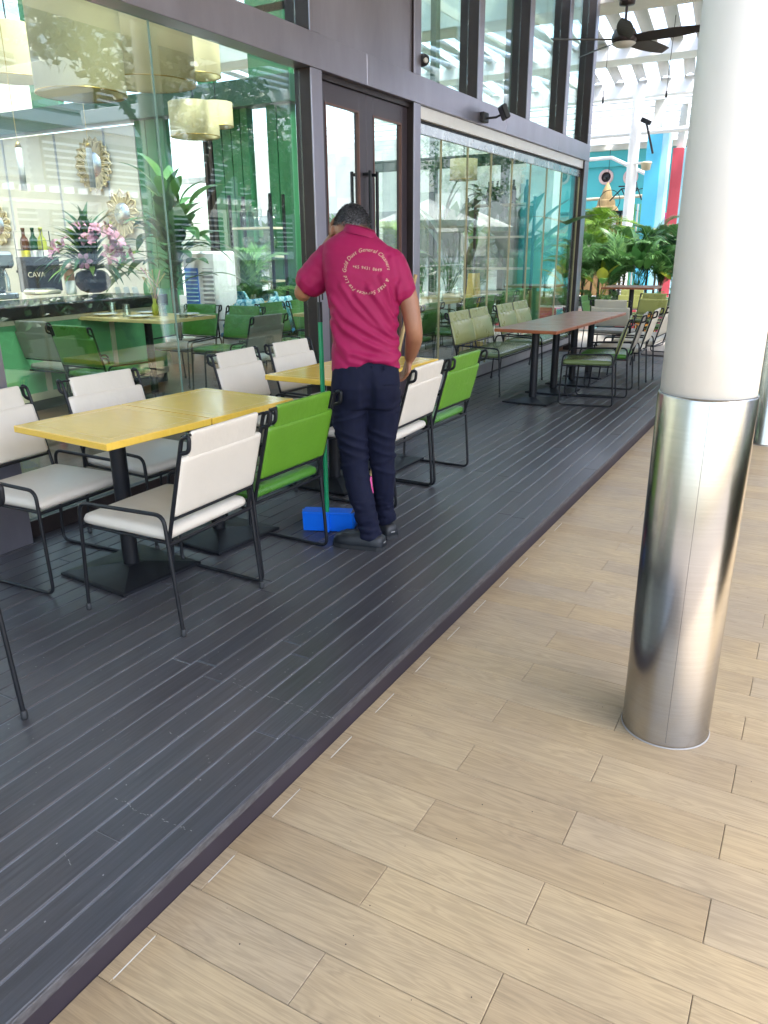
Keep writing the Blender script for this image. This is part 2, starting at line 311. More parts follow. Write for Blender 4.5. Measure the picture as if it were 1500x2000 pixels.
# ------------------------------------------------------------------ mesh helpers
class MB:
    def __init__(s): s.v = []; s.f = []; s.sm = []; s.mi = []
    def add(s, vs, fs, smooth=False, mi=0):
        o = len(s.v); s.v += [tuple(v) for v in vs]; s.f += [tuple(i+o for i in f) for f in fs]; s.sm += [smooth]*len(fs); s.mi += [mi]*len(fs); return s
    def box(s, x0, x1, y0, y1, z0, z1, bev=0.0, M=None, mi=0):
        if x0 > x1: x0, x1 = x1, x0
        if y0 > y1: y0, y1 = y1, y0
        if z0 > z1: z0, z1 = z1, z0
        if bev <= 0:
            vs = [(x, y, z) for x in (x0, x1) for y in (y0, y1) for z in (z0, z1)]
            fs = [(0, 1, 3, 2), (4, 6, 7, 5), (0, 4, 5, 1), (2, 3, 7, 6), (0, 2, 6, 4), (1, 5, 7, 3)]
        else:
            b = min(bev, (x1-x0)*.49, (y1-y0)*.49, (z1-z0)*.49); vs = []; idx = {}
            for i, x in enumerate((x0, x1)):
                for j, y in enumerate((y0, y1)):
                    for k, z in enumerate((z0, z1)):
                        dx = b if i == 0 else -b; dy = b if j == 0 else -b; dz = b if k == 0 else -b
                        idx[i, j, k] = len(vs); vs += [(x, y+dy, z+dz), (x+dx, y, z+dz), (x+dx, y+dy, z)]
            fs = []
            q = lambda a, c: idx[a]+c
            for i in (0, 1):
                l = [q((i, 0, 0), 0), q((i, 1, 0), 0), q((i, 1, 1), 0), q((i, 0, 1), 0)]; fs.append(l if i else l[::-1])
                l = [q((0, i, 0), 1), q((0, i, 1), 1), q((1, i, 1), 1), q((1, i, 0), 1)]; fs.append(l if i else l[::-1])
                l = [q((0, 0, i), 2), q((1, 0, i), 2), q((1, 1, i), 2), q((0, 1, i), 2)]; fs.append(l if i else l[::-1])
            for a in (0, 1):
                for c in (0, 1):
                    fs.append([q((a, c, 0), 0), q((a, c, 1), 0), q((a, c, 1), 1), q((a, c, 0), 1)])
                    fs.append([q((a, 0, c), 0), q((a, 0, c), 2), q((a, 1, c), 2), q((a, 1, c), 0)])
                    fs.append([q((0, a, c), 1), q((0, a, c), 2), q((1, a, c), 2), q((1, a, c), 1)])
            for k_ in idx: fs.append([idx[k_], idx[k_]+1, idx[k_]+2])
        if M: vs = [M @ Vector(v) for v in vs]
        return s.add(vs, fs, False, mi)
    def tube(s, pts, r, n=8, closed=False, cap=True, mi=0):
        pts = [Vector(p) for p in pts]; L = len(pts)
        rs = r if isinstance(r, (list, tuple)) else [r]*L
        vs = []; t0 = None; nrm = None
        for i in range(L):
            a = pts[i-1] if (i > 0 or closed) else pts[i]; b = pts[(i+1) % L] if (i < L-1 or closed) else pts[i]
            t = (b-a).normalized() if (b-a).length > 1e-9 else Vector((0, 0, 1))
            if nrm is None:
                up = Vector((0, 0, 1)) if abs(t.z) < .9 else Vector((1, 0, 0)); nrm = (up - t*up.dot(t)).normalized()
            else:
                nrm = (nrm - t*nrm.dot(t)); nrm = nrm.normalized() if nrm.length > 1e-6 else t.orthogonal().normalized()
            bi = t.cross(nrm)
            for k in range(n):
                a_ = 2*math.pi*k/n; vs.append(pts[i]+(nrm*math.cos(a_)+bi*math.sin(a_))*rs[i])
        fs = []
        for i in range(L if closed else L-1):
            j = (i+1) % L
            for k in range(n): fs.append((i*n+k, j*n+k, j*n+(k+1) % n, i*n+(k+1) % n))
        s.add(vs, fs, True, mi)
        if cap and not closed:
            s.add(vs[:n], [tuple(range(n))], False, mi); s.add(vs[-n:], [tuple(range(n))[::-1]], False, mi)
        return s
    def lathe(s, prof, n=24, c=(0, 0, 0), mi=0, smooth=True, M=None, cap=True):
        vs = []; fs = []; L = len(prof)
        for r, z in prof:
            for k in range(n):
                a = 2*math.pi*k/n; vs.append(Vector((c[0]+r*math.cos(a), c[1]+r*math.sin(a), c[2]+z)))
        for i in range(L-1):
            for k in range(n): fs.append((i*n+k, i*n+(k+1) % n, (i+1)*n+(k+1) % n, (i+1)*n+k))
        if cap and prof[0][0] > 1e-6: fs.append(tuple(range(n))[::-1])
        if cap and prof[-1][0] > 1e-6: fs.append(tuple((L-1)*n+k for k in range(n)))
        if M: vs = [M @ v for v in vs]
        return s.add(vs, fs, smooth, mi)
    def loft(s, rings, cap=True, smooth=True, mi=0):
        n = len(rings[0]); vs = [p for r in rings for p in r]; fs = []
        for i in range(len(rings)-1):
            for k in range(n): fs.append((i*n+k, i*n+(k+1) % n, (i+1)*n+(k+1) % n, (i+1)*n+k))
        if cap: fs.append(tuple(range(n))[::-1]); fs.append(tuple((len(rings)-1)*n+k for k in range(n)))
        return s.add(vs, fs, smooth, mi)
    def cushion(s, x0, x1, y0, y1, z0, z1, crown=0.012, n=10, rnd=0.03, M=None, mi=0):
        """padded slab: rounded edges and crowned top"""
        cx, cy, hx, hy, t = (x0+x1)/2, (y0+y1)/2, (x1-x0)/2, (y1-y0)/2, z1-z0
        vs = []; fs = []; m = n+1
        def prof(u):  # 0 centre .. 1 edge
            return 1.0
        co = [-1, -0.985, -0.94, -0.85, -0.6, -0.2, 0.2, 0.6, 0.85, 0.94, 0.985, 1]; m = len(co)
        for top in (1, 0):
            for a in co:
                for b in co:
                    ex = max(0, (abs(a)*hx-(hx-rnd))/rnd); ey = max(0, (abs(b)*hy-(hy-rnd))/rnd)
                    e = min(1, math.hypot(ex, ey)); drop = (1-math.sqrt(max(0, 1-e*e)))
                    bulge = crown*(1-a*a)*(1-b*b)
                    px, py = a*hx, b*hy
                    if ex > 0 and ey > 0 and math.hypot(ex, ey) > 1:
                        k = 1/math.hypot(ex, ey); px = math.copysign(hx-rnd+ex*k*rnd, a); py = math.copysign(hy-rnd+ey*k*rnd, b)
                    z = (z0+t/2)+(t/2*(1-drop)+bulge if top else -t/2*(1-drop*0.9))
                    vs.append((cx+px, cy+py, z))
        for top in (1, 0):
            o = 0 if top else m*m
            for i in range(m-1):
                for j in range(m-1):
                    q = (o+i*m+j, o+(i+1)*m+j, o+(i+1)*m+j+1, o+i*m+j+1); fs.append(q if top else q[::-1])
        if M: vs = [M @ Vector(v) for v in vs]
        # side stitch
        per = [i*m for i in range(m)]+[(m-1)*m+j for j in range(1, m)]+[i*m+m-1 for i in range(m-2, -1, -1)]+[j for j in range(m-2, 0, -1)]
        for a, b in zip(per, per[1:]+per[:1]): fs.append((a, m*m+a, m*m+b, b))
        return s.add(vs, fs, True, mi)
    def mesh(s, name, mats):
        me = bpy.data.meshes.new(name); me.from_pydata(s.v, [], s.f)
        me.polygons.foreach_set('use_smooth', s.sm); me.polygons.foreach_set('material_index', s.mi)
        for m in ([mats] if isinstance(mats, str) else mats): me.materials.append(MATS[m])
        me.update(); return me
    def build(s, name, mats, parent=None, M=None):
        o = bpy.data.objects.new(name, s.mesh(name, mats)); C.objects.link(o)
        if M is not None: o.matrix_local = M
        if parent is not None: o.parent = parent
        return o
def fillet(pts, r, n=5, closed=False):
    pts = [Vector(p) for p in pts]; out = []; L = len(pts)
    for i, p in enumerate(pts):
        if not closed and i in (0, L-1): out.append(p); continue
        a = (pts[i-1]-p); b = (pts[(i+1) % L]-p); d = min(r, a.length*.49, b.length*.49)
        pa = p+a.normalized()*d; pb = p+b.normalized()*d
        for k in range(n+1):
            t = k/n; out.append(pa*(1-t)**2+p*2*t*(1-t)+pb*t*t)
    return out
def tag(o, label, cat, group=None):
    o['label'] = label; o['category'] = cat
    if group: o['group'] = group
    return o
def struct(o): o['kind'] = 'structure'; return o
def empty(name, loc=(0, 0, 0), rz=0.0):
    o = bpy.data.objects.new(name, None); C.objects.link(o); o.location = loc; o.rotation_euler = (0, 0, rz); o.empty_display_size = 0.2; return o
def link_mesh(name, me, parent=None, M=None):
    o = bpy.data.objects.new(name, me); C.objects.link(o)
    if M is not None: o.matrix_local = M
    if parent is not None: o.parent = parent
    return o
def copy_tree(o, parent=None):
    c = o.copy(); C.objects.link(c); c.parent = parent
    for ch in list(o.children): copy_tree(ch, c)
    return c
TR = Matrix.Translation
def RZ(a): return Matrix.Rotation(a, 4, 'Z')
def RX(a): return Matrix.Rotation(a, 4, 'X')
def RY(a): return Matrix.Rotation(a, 4, 'Y')
DECK = 0.11; XF = -3.55; XG = -3.66; FLOOR = 0.18; XE = -1.25

# ------------------------------------------------------------------ ground, tiled walkway, deck
g = struct(MB().box(-60, 60, -40, 90, -0.6, -0.012).build('ground', 'grout'))
pl = struct(MB().box(-60, 60, 13.2, 90, -0.3, -0.004).build('plaza_floor', 'plaza'))
walk = struct(MB().box(XE, 12, -6, 13.2, -0.2, -0.0035).build('walkway', 'grout'))
TL, TW = 0.79, 0.1545
tiles = []
for r in range(-8, 80):
    y0 = 1.142+(r-2)*TW
    if y0 > 13.1: continue
    off = -0.0235 if r % 2 else -0.4185
    k = math.floor((XE-off)/TL)
    while off+k*TL < 6.0:
        a, b = off+k*TL, off+(k+1)*TL; a = max(a, XE+0.002); k += 1
        if b-a < 0.01: continue
        tiles.append((a+.001, b-.001, y0+.0008, y0+TW-.0008))
def tdist(t):
    cx, cy = (t[0]+t[1])/2, (t[2]+t[3])/2
    vis = cy > 0.6 and cx < 0.55+0.02*cy
    return (0 if vis else 50)+math.hypot(cx, cy)
tiles.sort(key=tdist)
tmesh = {}
for a, b, c, d in tiles[:300]:
    key = round(b-a, 3)
    if key not in tmesh: tmesh[key] = MB().box(-key/2, key/2, -(d-c)/2, (d-c)/2, -.012, 0, .0012).mesh('tile', 'tile_wood')
    link_mesh('tile', tmesh[key], walk, TR(((a+b)/2, (c+d)/2, random.uniform(-.0004, .0004))))
mb = MB()
for a, b, c, d in tiles[300:]: mb.box(a, b, c, d, -.012, 0)
o = mb.build('far_tiles', 'tile_wood', walk); o['kind'] = 'stuff'
mb = MB()
for r in range(-8, 24):
    y0 = 1.142+(r-2)*TW
    if r % 2 == 0: mb.box(-1.2095, -1.2075, y0+random.uniform(.0, .03), y0+TW-random.uniform(0, .02), -.003, 0.0006)
mb.build('white_joint', 'white_grout', walk)

deck = struct(MB().box(XF-.1, XE-.012, -4, 11.6, -0.1, DECK-.004).build('deck', 'gap_glint'))  # top shows in the board gaps as painted highlight lines
PITCH = 0.0958; nb = 0; x1 = XE+0.014
while x1 > XF-.02:
    x0 = x1-PITCH+0.0040; y = -4+random.uniform(-2.2, 0)
    while y < 11.6:
        ln = random.choice((2.4, 3.0, 3.6)); ya, yb = max(y, -4), min(y+ln-.0012, 11.6); y += ln
        if yb-ya < .1 or yb < 0.2: continue
        dz = random.uniform(-.0012, .0006)
        MB().box(x0, x1, ya, yb, DECK-.022, DECK+dz, 0.0035).build('deck_board', 'deck_wood', deck)
    x1 -= PITCH
MB().box(XE+.0145, XE+.020, -4, 11.6, DECK-.028, DECK-.001, .002).build('nosing', 'nosing_wear', deck)
MB().box(XE-.012, XE+.0015, -4, 11.6, -.05, DECK-.032).build('riser_board', 'riser', deck)
MB().box(XF-.1, XE, 11.602, 11.63, -.05, DECK+.002, .004).build('riser_board', 'riser', deck)

# chalky scuffs and specks on the boards
rs = random.Random(17); sc_ = MB()
for line in ([(225, 1558), (255, 1572), (262, 1583), (300, 1595), (345, 1611), (378, 1626)], [(455, 1333), (505, 1353), (560, 1372), (618, 1388), (662, 1408)], [(430, 1315), (470, 1330)], [(580, 1385), (640, 1402)], [(758, 1140), (800, 1155), (840, 1148)], [(110, 1640), (140, 1690)], [(560, 1250), (600, 1235), (660, 1205)], [(330, 1430), (360, 1442)]):
    P = [onz(a, b, DECK+.0016) for a, b in line]
    for a, b in zip(P, P[1:]):
        n = 9; d = (b-a); s = Vector((-d.y, d.x, 0)).normalized()
        for k in range(n):
            if rs.random() < .45: continue
            q0, q1 = a+d*(k/n), a+d*((k+.9)/n); w0, w1 = rs.uniform(.0004, .0014), rs.uniform(.0004, .0014); j = s*rs.uniform(-.003, .003)
            sc_.add([q0-s*w0+j, q0+s*w0+j, q1+s*w1+j, q1-s*w1+j], [(0, 1, 2, 3)])
for i in range(260):
    x, y = rs.uniform(-2.6, XE-.03), rs.uniform(.7, 4.2); r = rs.uniform(.0006, .0026)*(1.6 if rs.random() < .08 else 1)
    sc_.add([(x-r, y-r*.7, DECK+.0015), (x+r, y-r, DECK+.0015), (x+r*.8, y+r, DECK+.0015), (x-r, y+r*1.3, DECK+.0015)], [(0, 1, 2, 3)])
o = sc_.build('chalk_scuffs', 'chalk', deck); o['kind'] = 'stuff'
sc_ = MB()
for i in range(170):
    x, y = rs.uniform(XE+.03, 1.2), rs.uniform(.7, 5); r = rs.uniform(.0005, .002)
    sc_.add([(x-r, y-r*.7, .0012), (x+r, y-r, .0012), (x+r*.8, y+r, .0012), (x-r, y+r*1.3, .0012)], [(0, 1, 2, 3)])
o = sc_.build('grit', 'bronze_dark', walk); o['kind'] = 'stuff'

# ------------------------------------------------------------------ round columns
def column(x, y, label, r=0.144, top=8.5):
    e = empty('column', (x, y, 0)); tag(e, label, 'column', 'round columns along the walkway')
    n = 72; prof = [(r-.006, 1.16), (r-.006, 2.2), (r-.006, 3.5), (r-.006, top)]
    MB().lathe(prof, n).build('shaft', 'white_paint', e)
    c = MB().lathe([(r, 0.002), (r+.002, .006), (r, .012), (r, 1.176), (r-.002, 1.182), (r-.008, 1.183)], n).build('steel_sleeve', 'brushed_steel', e)
    MB().lathe([(r+.004, 0), (r+.004, .002), (r+.001, .004)], n).build('sealant', 'stone_curb', c)
    MB().box(-r-.0003, -r+.001, -.0005, .0005, .02, 1.17, M=RZ(R_(100))).build('seam', 'fan_metal', c)
    return e
column(-0.27, 2.50, 'near round white column with brushed steel sleeve standing on the wood tiles')
column(-0.27, 7.20, 'second round column with steel sleeve at the right edge, behind the near column')
column(-0.27, 11.9, 'third round column of the walkway, seen only as a reflection')

# ------------------------------------------------------------------ restaurant building
B = empty('restaurant', (0, 0, 0)); tag(B, 'glass fronted restaurant building with dark bronze metal frame', 'building')
ZB0, ZB1, ZT = 2.875, 3.105, 5.7
ys = [-4, 2.6, 6.1, 9.3, 11.35, 12.96]
for a, b in zip(ys, ys[1:]): MB().box(XF-.16, XF, a+.0015, b-.0015, ZB0, ZB1, .003).build('beam', 'bronze', B)
def post(y0, y1, z0, z1, depth=.15, x=XF-.004):
    o = MB().box(x-depth, x-.012, y0, y1, z0, z1).build('post', 'bronze_dark', B)
    MB().box(x-.012, x, y0-.001, y1+.001, z0, z1, .002).build('front_cap', 'bronze', o)
post(5.285, 5.43, DECK, ZB0-.002); post(6.955, 7.09, DECK, ZB0-.002); post(2.24, 2.44, DECK, ZB0-.002)
post(12.75, 12.955, 0, ZB0-.002, .2)
for y in (5.43, 7.09, 8.57, 10.12, 11.67, 12.955): post(y-.135, y, ZB1+.002, ZT, .22)
for y in (0.8, 2.4, 3.9): post(y-.135, y, ZB1+.002, ZT, .22)
MB().box(XF-.10, XF-.03, 5.432, 6.953, ZB1+.002, ZT).build('metal_panel', 'bronze', B)
def pane(y0, y1, z0, z1, x=XG, t=.010, m='facade_glass', seal=True):
    o = MB().box(x-t/2, x+t/2, y0+.002, y1-.002, z0, z1).build('pane', m, B)
    return o
pane(-4, 2.24, .2, ZB0-.01); pane(2.44, 3.775, .2, ZB0-.01); pane(3.783, 5.285, .2, ZB0-.01)
MB().box(XG-.006, XG+.006, 3.7765, 3.7815, .2, ZB0-.01).build('glass_joint', 'glass_edge', B)
MB().box(XG-.03, XG+.03, -4, 5.28, DECK-.02, .2, .003).build('sill_rail', 'bronze_dark', B)
for a, b in ((-4, .66), (.8, 2.26), (2.4, 3.76), (3.9, 5.29), (7.09, 8.43), (8.57, 9.98), (10.12, 11.53), (11.67, 12.82)): pane(a, b, ZB1-.05, ZT, XG-.02)
# folding glass panels with metal heads
MB().box(XF-.15, XF-.035, 7.092, 12.748, 2.762, ZB0-.002, .003).build('head_track', 'white_steel', B)
MB().box(XF-.12, XF-.07, 7.092, 12.748, 2.735, 2.760).build('track_slot', 'black_steel', B)
js = [7.095, 7.70, 8.38, 9.07, 9.76, 10.45, 11.13, 11.82, 12.74]
for a, b in zip(js, js[1:]):
    p = pane(a, b, .25, 2.64, XG+.03)
    MB().box(XG+.015, XG+.05, a+.002, b-.002, 2.642, 2.732, .002).build('panel_head', 'stainless', p)
    MB().box(XG+.018, XG+.042, b-.003, b+.003, .25, 2.64).build('edge_seal', 'glass_seal', p)
y = 7.09
while y < 12.7:
    MB().box(XF-.16, XF-.035, y+.002, min(y+.6, 12.74)-.002, DECK-.01, .248, .003).build('curb_stone', 'stone_curb', B); y += .6
MB().box(XF-.034, XF-.022, 7.09, 12.74, DECK-.005, DECK+.018).build('curb_trim', 'black_steel', B)
# double door
def leaf(y0, y1, hy, hs):
    x0, x1 = XF-.125, XF-.075
    o = MB().box(x0, x1, y0, y0+.115, .19, 2.83, .002).box(x0, x1, y1-.115, y1, .19, 2.83, .002).box(x0, x1, y0+.1145, y1-.1145, 2.69, 2.83, .002).box(x0, x1, y0+.1145, y1-.1145, .19, .48, .002).build('door_leaf', 'door_paint', B)
    MB().box(x0+.02, x0+.03, y0+.11, y1-.11, .47, 2.70).build('pane', 'facade_glass', o)
    bead = MB()
    for a, b in ((y0+.115, y0+.130), (y1-.130, y1-.115)): bead.box(x0+.03, x1+.004, a, b, .48, 2.69)
    bead.box(x0+.03, x1+.004, y0+.13, y1-.13, 2.675, 2.69).box(x0+.03, x1+.004, y0+.13, y1-.13, .48, .495); bead.build('glazing_bead', 'door_bead', o)
    for xa, sg in ((x1, 1), (x0, -1)):
        xo = xa+sg*.055
        MB().box(min(xo, xo+sg*.022), max(xo, xo+sg*.022), hy-.013, hy+.013, .85, 2.24, .003).box(min(xa, xo), max(xa, xo), hy-.011, hy+.011, 2.20, 2.225).box(min(xa, xo), max(xa, xo), hy-.011, hy+.011, .87, .895).build('pull_handle', 'black_steel', o)
    return o
leaf(5.45, 6.199, 6.14, 1); leaf(6.203, 6.95, 6.262, 1)
MB().box(XF-.15, XF-.05, 5.432, 6.953, 2.833, ZB0-.002).build('door_head', 'bronze_dark', B)
MB().box(XF-.16, XF-.02, 5.432, 6.953, DECK-.01, .185, .003).build('threshold', 'bronze_dark', B)
# shell of the room
struct(MB().box(-16, XF-.16, -4, 12.9, -.05, FLOOR).build('restaurant_floor', 'inner_floor'))
rfe = MB().box(XF-.9, XF+.06, -4, 12.98, ZT, ZT+.35).box(-16.2, -15.6, -4, 12.98, ZT, ZT+.35).build('roof_edge', 'white_wall', B)
for k in range(9): MB().box(-15.6+k*1.24, -15.6+k*1.24+1.2, -4, 12.9, ZT+.1, ZT+.112).build('roof_pane', 'clear_glass', B)
for k in range(1, 9): MB().box(-15.64+k*1.24, -15.6+k*1.24, -4, 12.9, ZT+.02, ZT+.16).build('roof_bar', 'white_steel', B)
MB().box(-16.2, -16, -4, 12.9, 0, ZT).build('side_wall', 'cream_wall', B)
MB().box(-16, XF-.2, -4.15, -4, 0, ZT).build('rear_wall', 'cream_wall', B)
for y in (0.5, 3.0, 5.5, 8.0): MB().box(-15.9, XG-.3, y, y+.18, ZT-.4, ZT-.002).build('ceiling_beam', 'white_steel', B)
# end glazing of the right-hand room
for x in (-4.9, -6.2, -7.5): MB().box(x-.05, x+.05, 12.8, 12.95, 0, ZT).build('end_post', 'dark_green', B)
for a, b in ((-3.75, -4.85), (-4.95, -6.15), (-6.25, -7.45)): MB().box(b, a, 12.87, 12.88, .2, ZT).build('pane', 'facade_glass', B)
MB().box(-7.5, XF-.2, 12.84, 12.91, 2.9, 3.08).build('transom', 'dark_green', B)
# partition wall facing the camera (y = 10) : cream panel, green boards, windows
YW = 10.0
def wpx(px0, px1, z0, z1, name, mat, t=.12, dy=0.0, par=B, yy=None):
    yv = (yy or YW)+dy; xa = ony(px0, 400, yv).x; xb = ony(px1, 400, yv).x
    return MB().box(xa, xb, yv, yv+t, z0, z1).build(name, mat, par)
wpx(-420, 276, FLOOR, 3.55, 'cream_panel', 'cream_wall')
wpx(-420, 575, 3.60, 3.95, 'dark_beam', 'dark_green', .3, -.12)
for a in (-300, -150, 20, 120, 215): wpx(a, a+3, 2.0, 3.55, 'panel_joint', 'grey_wall', .02, -.011)
for a, b in ((278, 297), (299, 317), (319, 332), (424, 441), (443, 459), (461, 477), (479, 492), (529, 547), (549, 574)): wpx(a, b, FLOOR, 3.59, 'green_board', 'green_wall', .14, -.02)
for a, b in ((405, 410), (415, 421)): wpx(a, b, FLOOR, 3.59, 'window_jamb', 'bronze_dark', .16, -.03)
wpx(332, 404, 2.62, 2.70, 'window_transom', 'white_steel', .1); wpx(332, 404, FLOOR, .9, 'window_base', 'white_wall', .1)
wpx(332, 404, .9, 3.59, 'pane', 'clear_glass', .01, .05); wpx(493, 528, .2, 3.59, 'pane', 'clear_glass', .01, .05)
for a, b in ((-300, -200), (-60, 8), (90, 140), (404, 430), (500, 575)): wpx(a, b, 3.96, ZT, 'green_board', 'green_wall', .12)
wpx(-420, 575, 4.75, 4.85, 'clerestory_bar', 'white_steel', .1)
wpx(-420, 575, 3.96, ZT, 'pane', 'clear_glass', .01, .13)

# ------------------------------------------------------------------ overhead: soffit beam, white steel and louvres
RF = empty('louvre_roof', (0, 16, 0)); tag(RF, 'white roof over the walkway with curved louvre blades beyond the restaurant', 'roof')
RF.location = (0, 0, 0)
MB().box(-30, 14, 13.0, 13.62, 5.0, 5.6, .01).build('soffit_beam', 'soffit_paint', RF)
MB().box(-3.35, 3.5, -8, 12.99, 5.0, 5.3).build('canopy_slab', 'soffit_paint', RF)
def blade(x, y0, y1, z, skew):
    n = 7; rings = []
    for (yy, xx) in ((y0, x), (y1, x+skew)):
        ring = []
        for k in range(n+1):
            a = math.pi*(k/n); ring.append((xx-.12*math.cos(a), yy, z+.10*math.sin(a)))
        for k in range(n, -1, -1):
            a = math.pi*(k/n); ring.append((xx-.108*math.cos(a), yy, z-.012+.09*math.sin(a)))
        rings.append(ring)
    return MB().loft(rings, True).build('louvre', 'louvre_white', RF)
x = -12.0
while x < 6: blade(x, 13.75, 16.95, 5.28, -.36); x += .46
x = -12.0
while x < 6: blade(x, 18.4, 20.5, 5.25, -.3); x += .52
for y0, y1, z0, z1 in ((16.95, 17.35, 5.05, 5.4), (17.45, 18.3, 5.2, 5.5), (20.5, 20.8, 4.95, 5.3)): MB().box(-30, 12, y0, y1, z0, z1, .01).build('cross_beam', 'white_steel', RF)
MB().box(-6.0, -5.65, 13.7, 20.5, 5.02, 5.24, .01).build('edge_beam', 'white_steel', RF)
for k in range(9):
    y0 = 21.3+k*1.0
    MB().box(-18, 10, y0, y0+.16, 5.0, 5.22).build('cross_beam', 'white_steel', RF)
    xx = -13
    while xx < 3: 
        MB().box(xx, xx+.55, y0+.2, y0+.86, 5.1, 5.13, M=None).build('louvre', 'louvre_white', RF); xx += .82
for (px, py, yy, l) in ((1178, 190, 15.6, .9), (1302, 178, 15.6, 1.2)):
    p = ony(px, py, yy); MB().tube([p, p+Vector((.03, 0, l))], .006).lathe([(.018, 0), (.018, .1)], 8, (p.x, p.y, p.z-.1)).build('drop_rod', 'black_steel', RF)
p0, p1 = ony(1150, 268, 21), ony(1420, 244, 21); MB().tube([p0, p1], .06, 10).build('white_pipe', 'white_steel', RF)
p0, p1 = ony(1150, 312, 24), ony(1195, 308, 24); p2_ = ony(1262, 340, 24); MB().tube([p0, p1, p2_], .05, 10).build('white_pipe', 'white_steel', RF)

# ------------------------------------------------------------------ furniture
CH = {}
def chair_parts(w, sled, n=1):
    """meshes of one chair kind; local: faces +X, width along Y, floor z=0"""
    key = (w, sled, n)
    if key in CH: return CH[key]
    r = .0085; hw = w/2; d = {}
    for sgn in (1, -1):
        y = hw*sgn; mb = MB()
        if sled: mb.tube(fillet([(.262, y, r), (.245, y, .50), (-.225, y, .515), (-.262, y, r)], .045, 5, True), r, 10, closed=True)
        else: mb.tube(fillet([(.275, y, .012), (.245, y, .50), (-.225, y, .515), (-.268, y, .012)], .045, 5), r, 10)
        d['side', sgn] = mb.mesh('side_frame', 'black_steel')
        if not sled:
            d['foot', sgn] = [MB().lathe([(.011, 0), (.012, .006), (.0115, .028), (.009, .032)], 12, (xx, y, 0)).mesh('rubber_foot', 'rubber') for xx in (.276, -.269)]
    mb = MB()
    for x in (.243, -.236): mb.tube([(x, -hw+.004, .392), (x, hw-.004, .392)], r, 8)
    for y in (-hw+.02, hw-.02): mb.tube([(.243, y, .392), (-.236, y, .392)], r*.8, 8)
    d['seat_frame'] = mb.mesh('seat_frame', 'black_steel')
    mb = MB()
    # two tall rods with hairpin tops, tie bar between them
    for y in (-hw+.012, hw-.012):
        mb.tube(fillet([(-.228, y, .392), (-.348, y, .835), (-.385, y, .845), (-.378, y, .785), (-.340, y, .775)], .022, 5), r, 10)
    mb.tube([(-.257, -hw+.012, .498), (-.257, hw-.012, .498)], r*.8, 8)
    mb.tube([(-.349, -hw+.012, .838), (-.349, hw-.012, .838)], .006, 8)
    for k in range(1, n): yk = -hw+w*k/n; mb.tube([(-.228, yk, .392), (-.348, yk, .835)], r, 10)
    d['back_frame'] = mb.mesh('back_frame', 'black_steel')
    for nm in ('seat', 'back', 'flap'): pass
    CH[key] = d; return d
PADS = {}
def pads(w, n, seat_m, back_m, bulge):
    key = (w, n, seat_m, back_m, bulge)
    if key in PADS: return PADS[key]
    hw = w/2; out = []
    out.append(('seat', MB().cushion(-.225, .250, -hw+.006, hw-.006, .400, .448, .012, rnd=.022).mesh('seat', seat_m)))
    sl = math.atan2(.12, .443)
    # panel frame: X' up the slope, Y' width, Z' outwards to the front
    Mb = TR((-.252, 0, .480)) @ Matrix(((-math.sin(sl), 0, math.cos(sl), 0), (0, 1, 0, 0), (math.cos(sl), 0, math.sin(sl), 0), (0, 0, 0, 1)))
    for k in range(n):
        a, b = -hw+w*k/n, -hw+w*(k+1)/n; e = .014 if n == 1 else .006
        out.append(('backrest', MB().cushion(.030, .285, a+e, b-e, -.014, .014+bulge*.5, bulge, rnd=.014, M=Mb).mesh('backrest', back_m)))
        out.append(('back_flap', MB().cushion(.262, .384, a+(.058 if n == 1 else .02), b-(.058 if n == 1 else .02), -.010, .010, .0, rnd=.009, M=Mb).mesh('back_flap', back_m)))
    PADS[key] = out; return out
def chair(label, group, x, y, rz, seat_m='white_leather', back_m=None, sled=False, w=.53, n=1, z=DECK, name='chair', cat='chair', bulge=.004):
    e = empty(name, (x, y, z), rz); tag(e, label, cat, group)
    d = chair_parts(w, sled, n)
    for s in (1, -1):
        sf = link_mesh('side_frame', d['side', s], e)
        if not sled:
            for fm in d['foot', s]: link_mesh('rubber_foot', fm, sf)
    link_mesh('seat_frame', d['seat_frame'], e); link_mesh('back_frame', d['back_frame'], e)
    for nm, me in pads(w, n, seat_m, back_m or seat_m, bulge): link_mesh(nm, me, e)
    return e
PI = math.pi
G1 = 'chairs around the yellow tables on the deck'
chair('white chair with black steel frame, nearest complete chair, back to the walkway', G1, -2.36, 2.29, PI+R_(1.2))
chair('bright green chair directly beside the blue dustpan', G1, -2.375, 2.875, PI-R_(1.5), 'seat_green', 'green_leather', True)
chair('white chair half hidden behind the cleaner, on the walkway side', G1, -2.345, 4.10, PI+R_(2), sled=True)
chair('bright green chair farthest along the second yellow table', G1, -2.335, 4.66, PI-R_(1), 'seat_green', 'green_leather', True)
chair('white chair at the left picture edge, between the near yellow table and the glass', G1, -3.16, 2.29, R_(3), sled=True)
chair('white chair behind the joint of the near yellow tables, back to the glass', G1, -3.13, 2.95, R_(-3))
chair('white chair by the glass beyond the far corner of the near yellow table', G1, -3.12, 4.13, R_(2))
chair('white chair by the glass next to the door post, behind the second yellow table', G1, -3.12, 4.74, R_(-2))
chair('white chair of which one black leg shows at the lower left edge', G1, -2.42, 1.07, PI)

